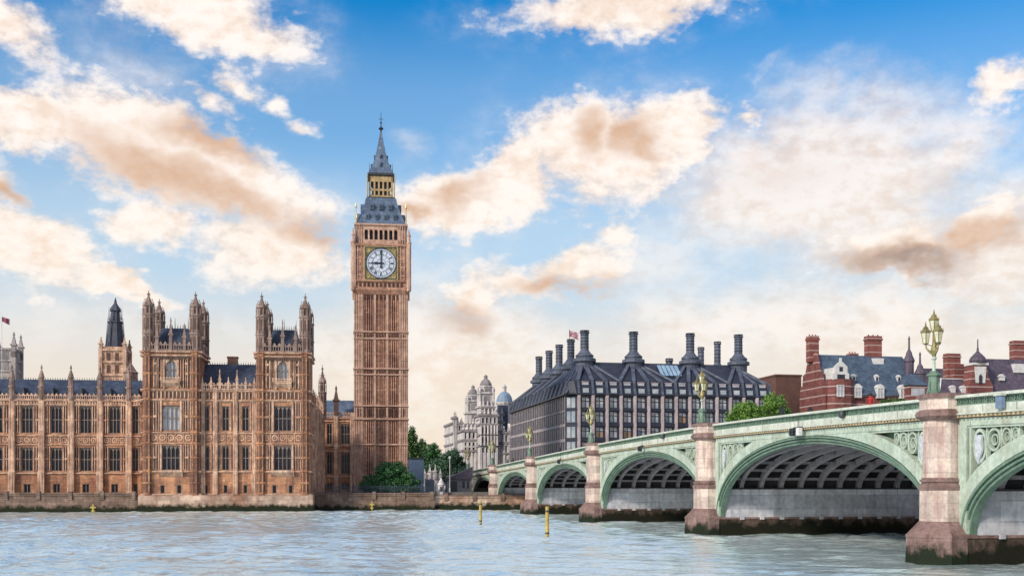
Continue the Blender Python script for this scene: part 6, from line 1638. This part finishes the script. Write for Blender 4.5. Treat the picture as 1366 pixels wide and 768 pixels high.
# people crossing at the far end of the bridge
def person(label, s, y, shirt, h=1.72, seed=0):
    z = ztop(s)-.80; p = BT @ Vector((s, y, z)); t = thing('person', label, 'person', tuple(p), BR+R(random.Random(seed).uniform(0, 360)), 'people walking over the far end of the bridge')
    vs = [(0, 0, .92), (0, 0, 1.2), (0, 0, 1.42), (0, 0, 1.5), (0, 0, 1.62), (.1, .02, .88), (.11, .12, .48), (.11, .02, .06), (.11, .16, .03), (-.1, .02, .88), (-.11, -.08, .48), (-.11, -.2, .08), (-.11, -.06, .03),
          (.2, 0, 1.38), (.26, -.04, 1.08), (.25, .1, .85), (-.2, 0, 1.38), (-.26, .02, 1.08), (-.25, -.06, .85)]
    es = [(0, 1), (1, 2), (2, 3), (3, 4), (0, 5), (5, 6), (6, 7), (7, 8), (0, 9), (9, 10), (10, 11), (11, 12), (2, 13), (13, 14), (14, 15), (2, 16), (16, 17), (17, 18)]
    rr = [.15, .14, .15, .06, .105, .1, .07, .05, .04, .1, .07, .05, .04, .06, .045, .035, .06, .045, .035]
    me = bpy.data.meshes.new('body'); me.from_pydata([(a*h/1.72, b*h/1.72, c*h/1.72) for a, b, c in vs], es, [])
    o = link('body', me, t); o.modifiers.new('skin', 'SKIN')
    for i, r_ in enumerate(rr): me.skin_vertices[0].data[i].radius = (r_, r_*.85)
    me.skin_vertices[0].data[0].use_root = True
    sb = o.modifiers.new('sub', 'SUBSURF'); sb.levels = 1; sb.render_levels = 1
    me.materials.append(mat('clothing_'+shirt, {'dark': (.03, .03, .05), 'grey': (.12, .12, .14), 'red': (.4, .03, .03), 'pale': (.5, .48, .45)}[shirt], None, 3, .9))
    b = MB(); b.lathe([(.03, 1.60), (.10, 1.63), (.118, 1.70), (.09, 1.78), (.02, 1.80)], 10, 0, -.01); b.build('hair', mat('dark_hair', (.03, .02, .015), None, 3, .8), t, fix=True)
PPL = [(36, 'dark', 'person in dark coat leftmost of those on the bridge end'), (41, 'dark', 'person in dark coat second from the left on the bridge end'), (54, 'grey', 'person in grey walking in front of the white offices'),
       (78, 'dark', 'person in dark clothes right of the small green lantern lamp'), (157, 'dark', 'person in dark clothes at the parapet before the bright trees'), (171.5, 'red', 'person in red jacket at the parapet in front of the striped mansion')]
for i, (s, c, l) in enumerate(PPL): person(l, s, 1.1, c, 1.75, i)
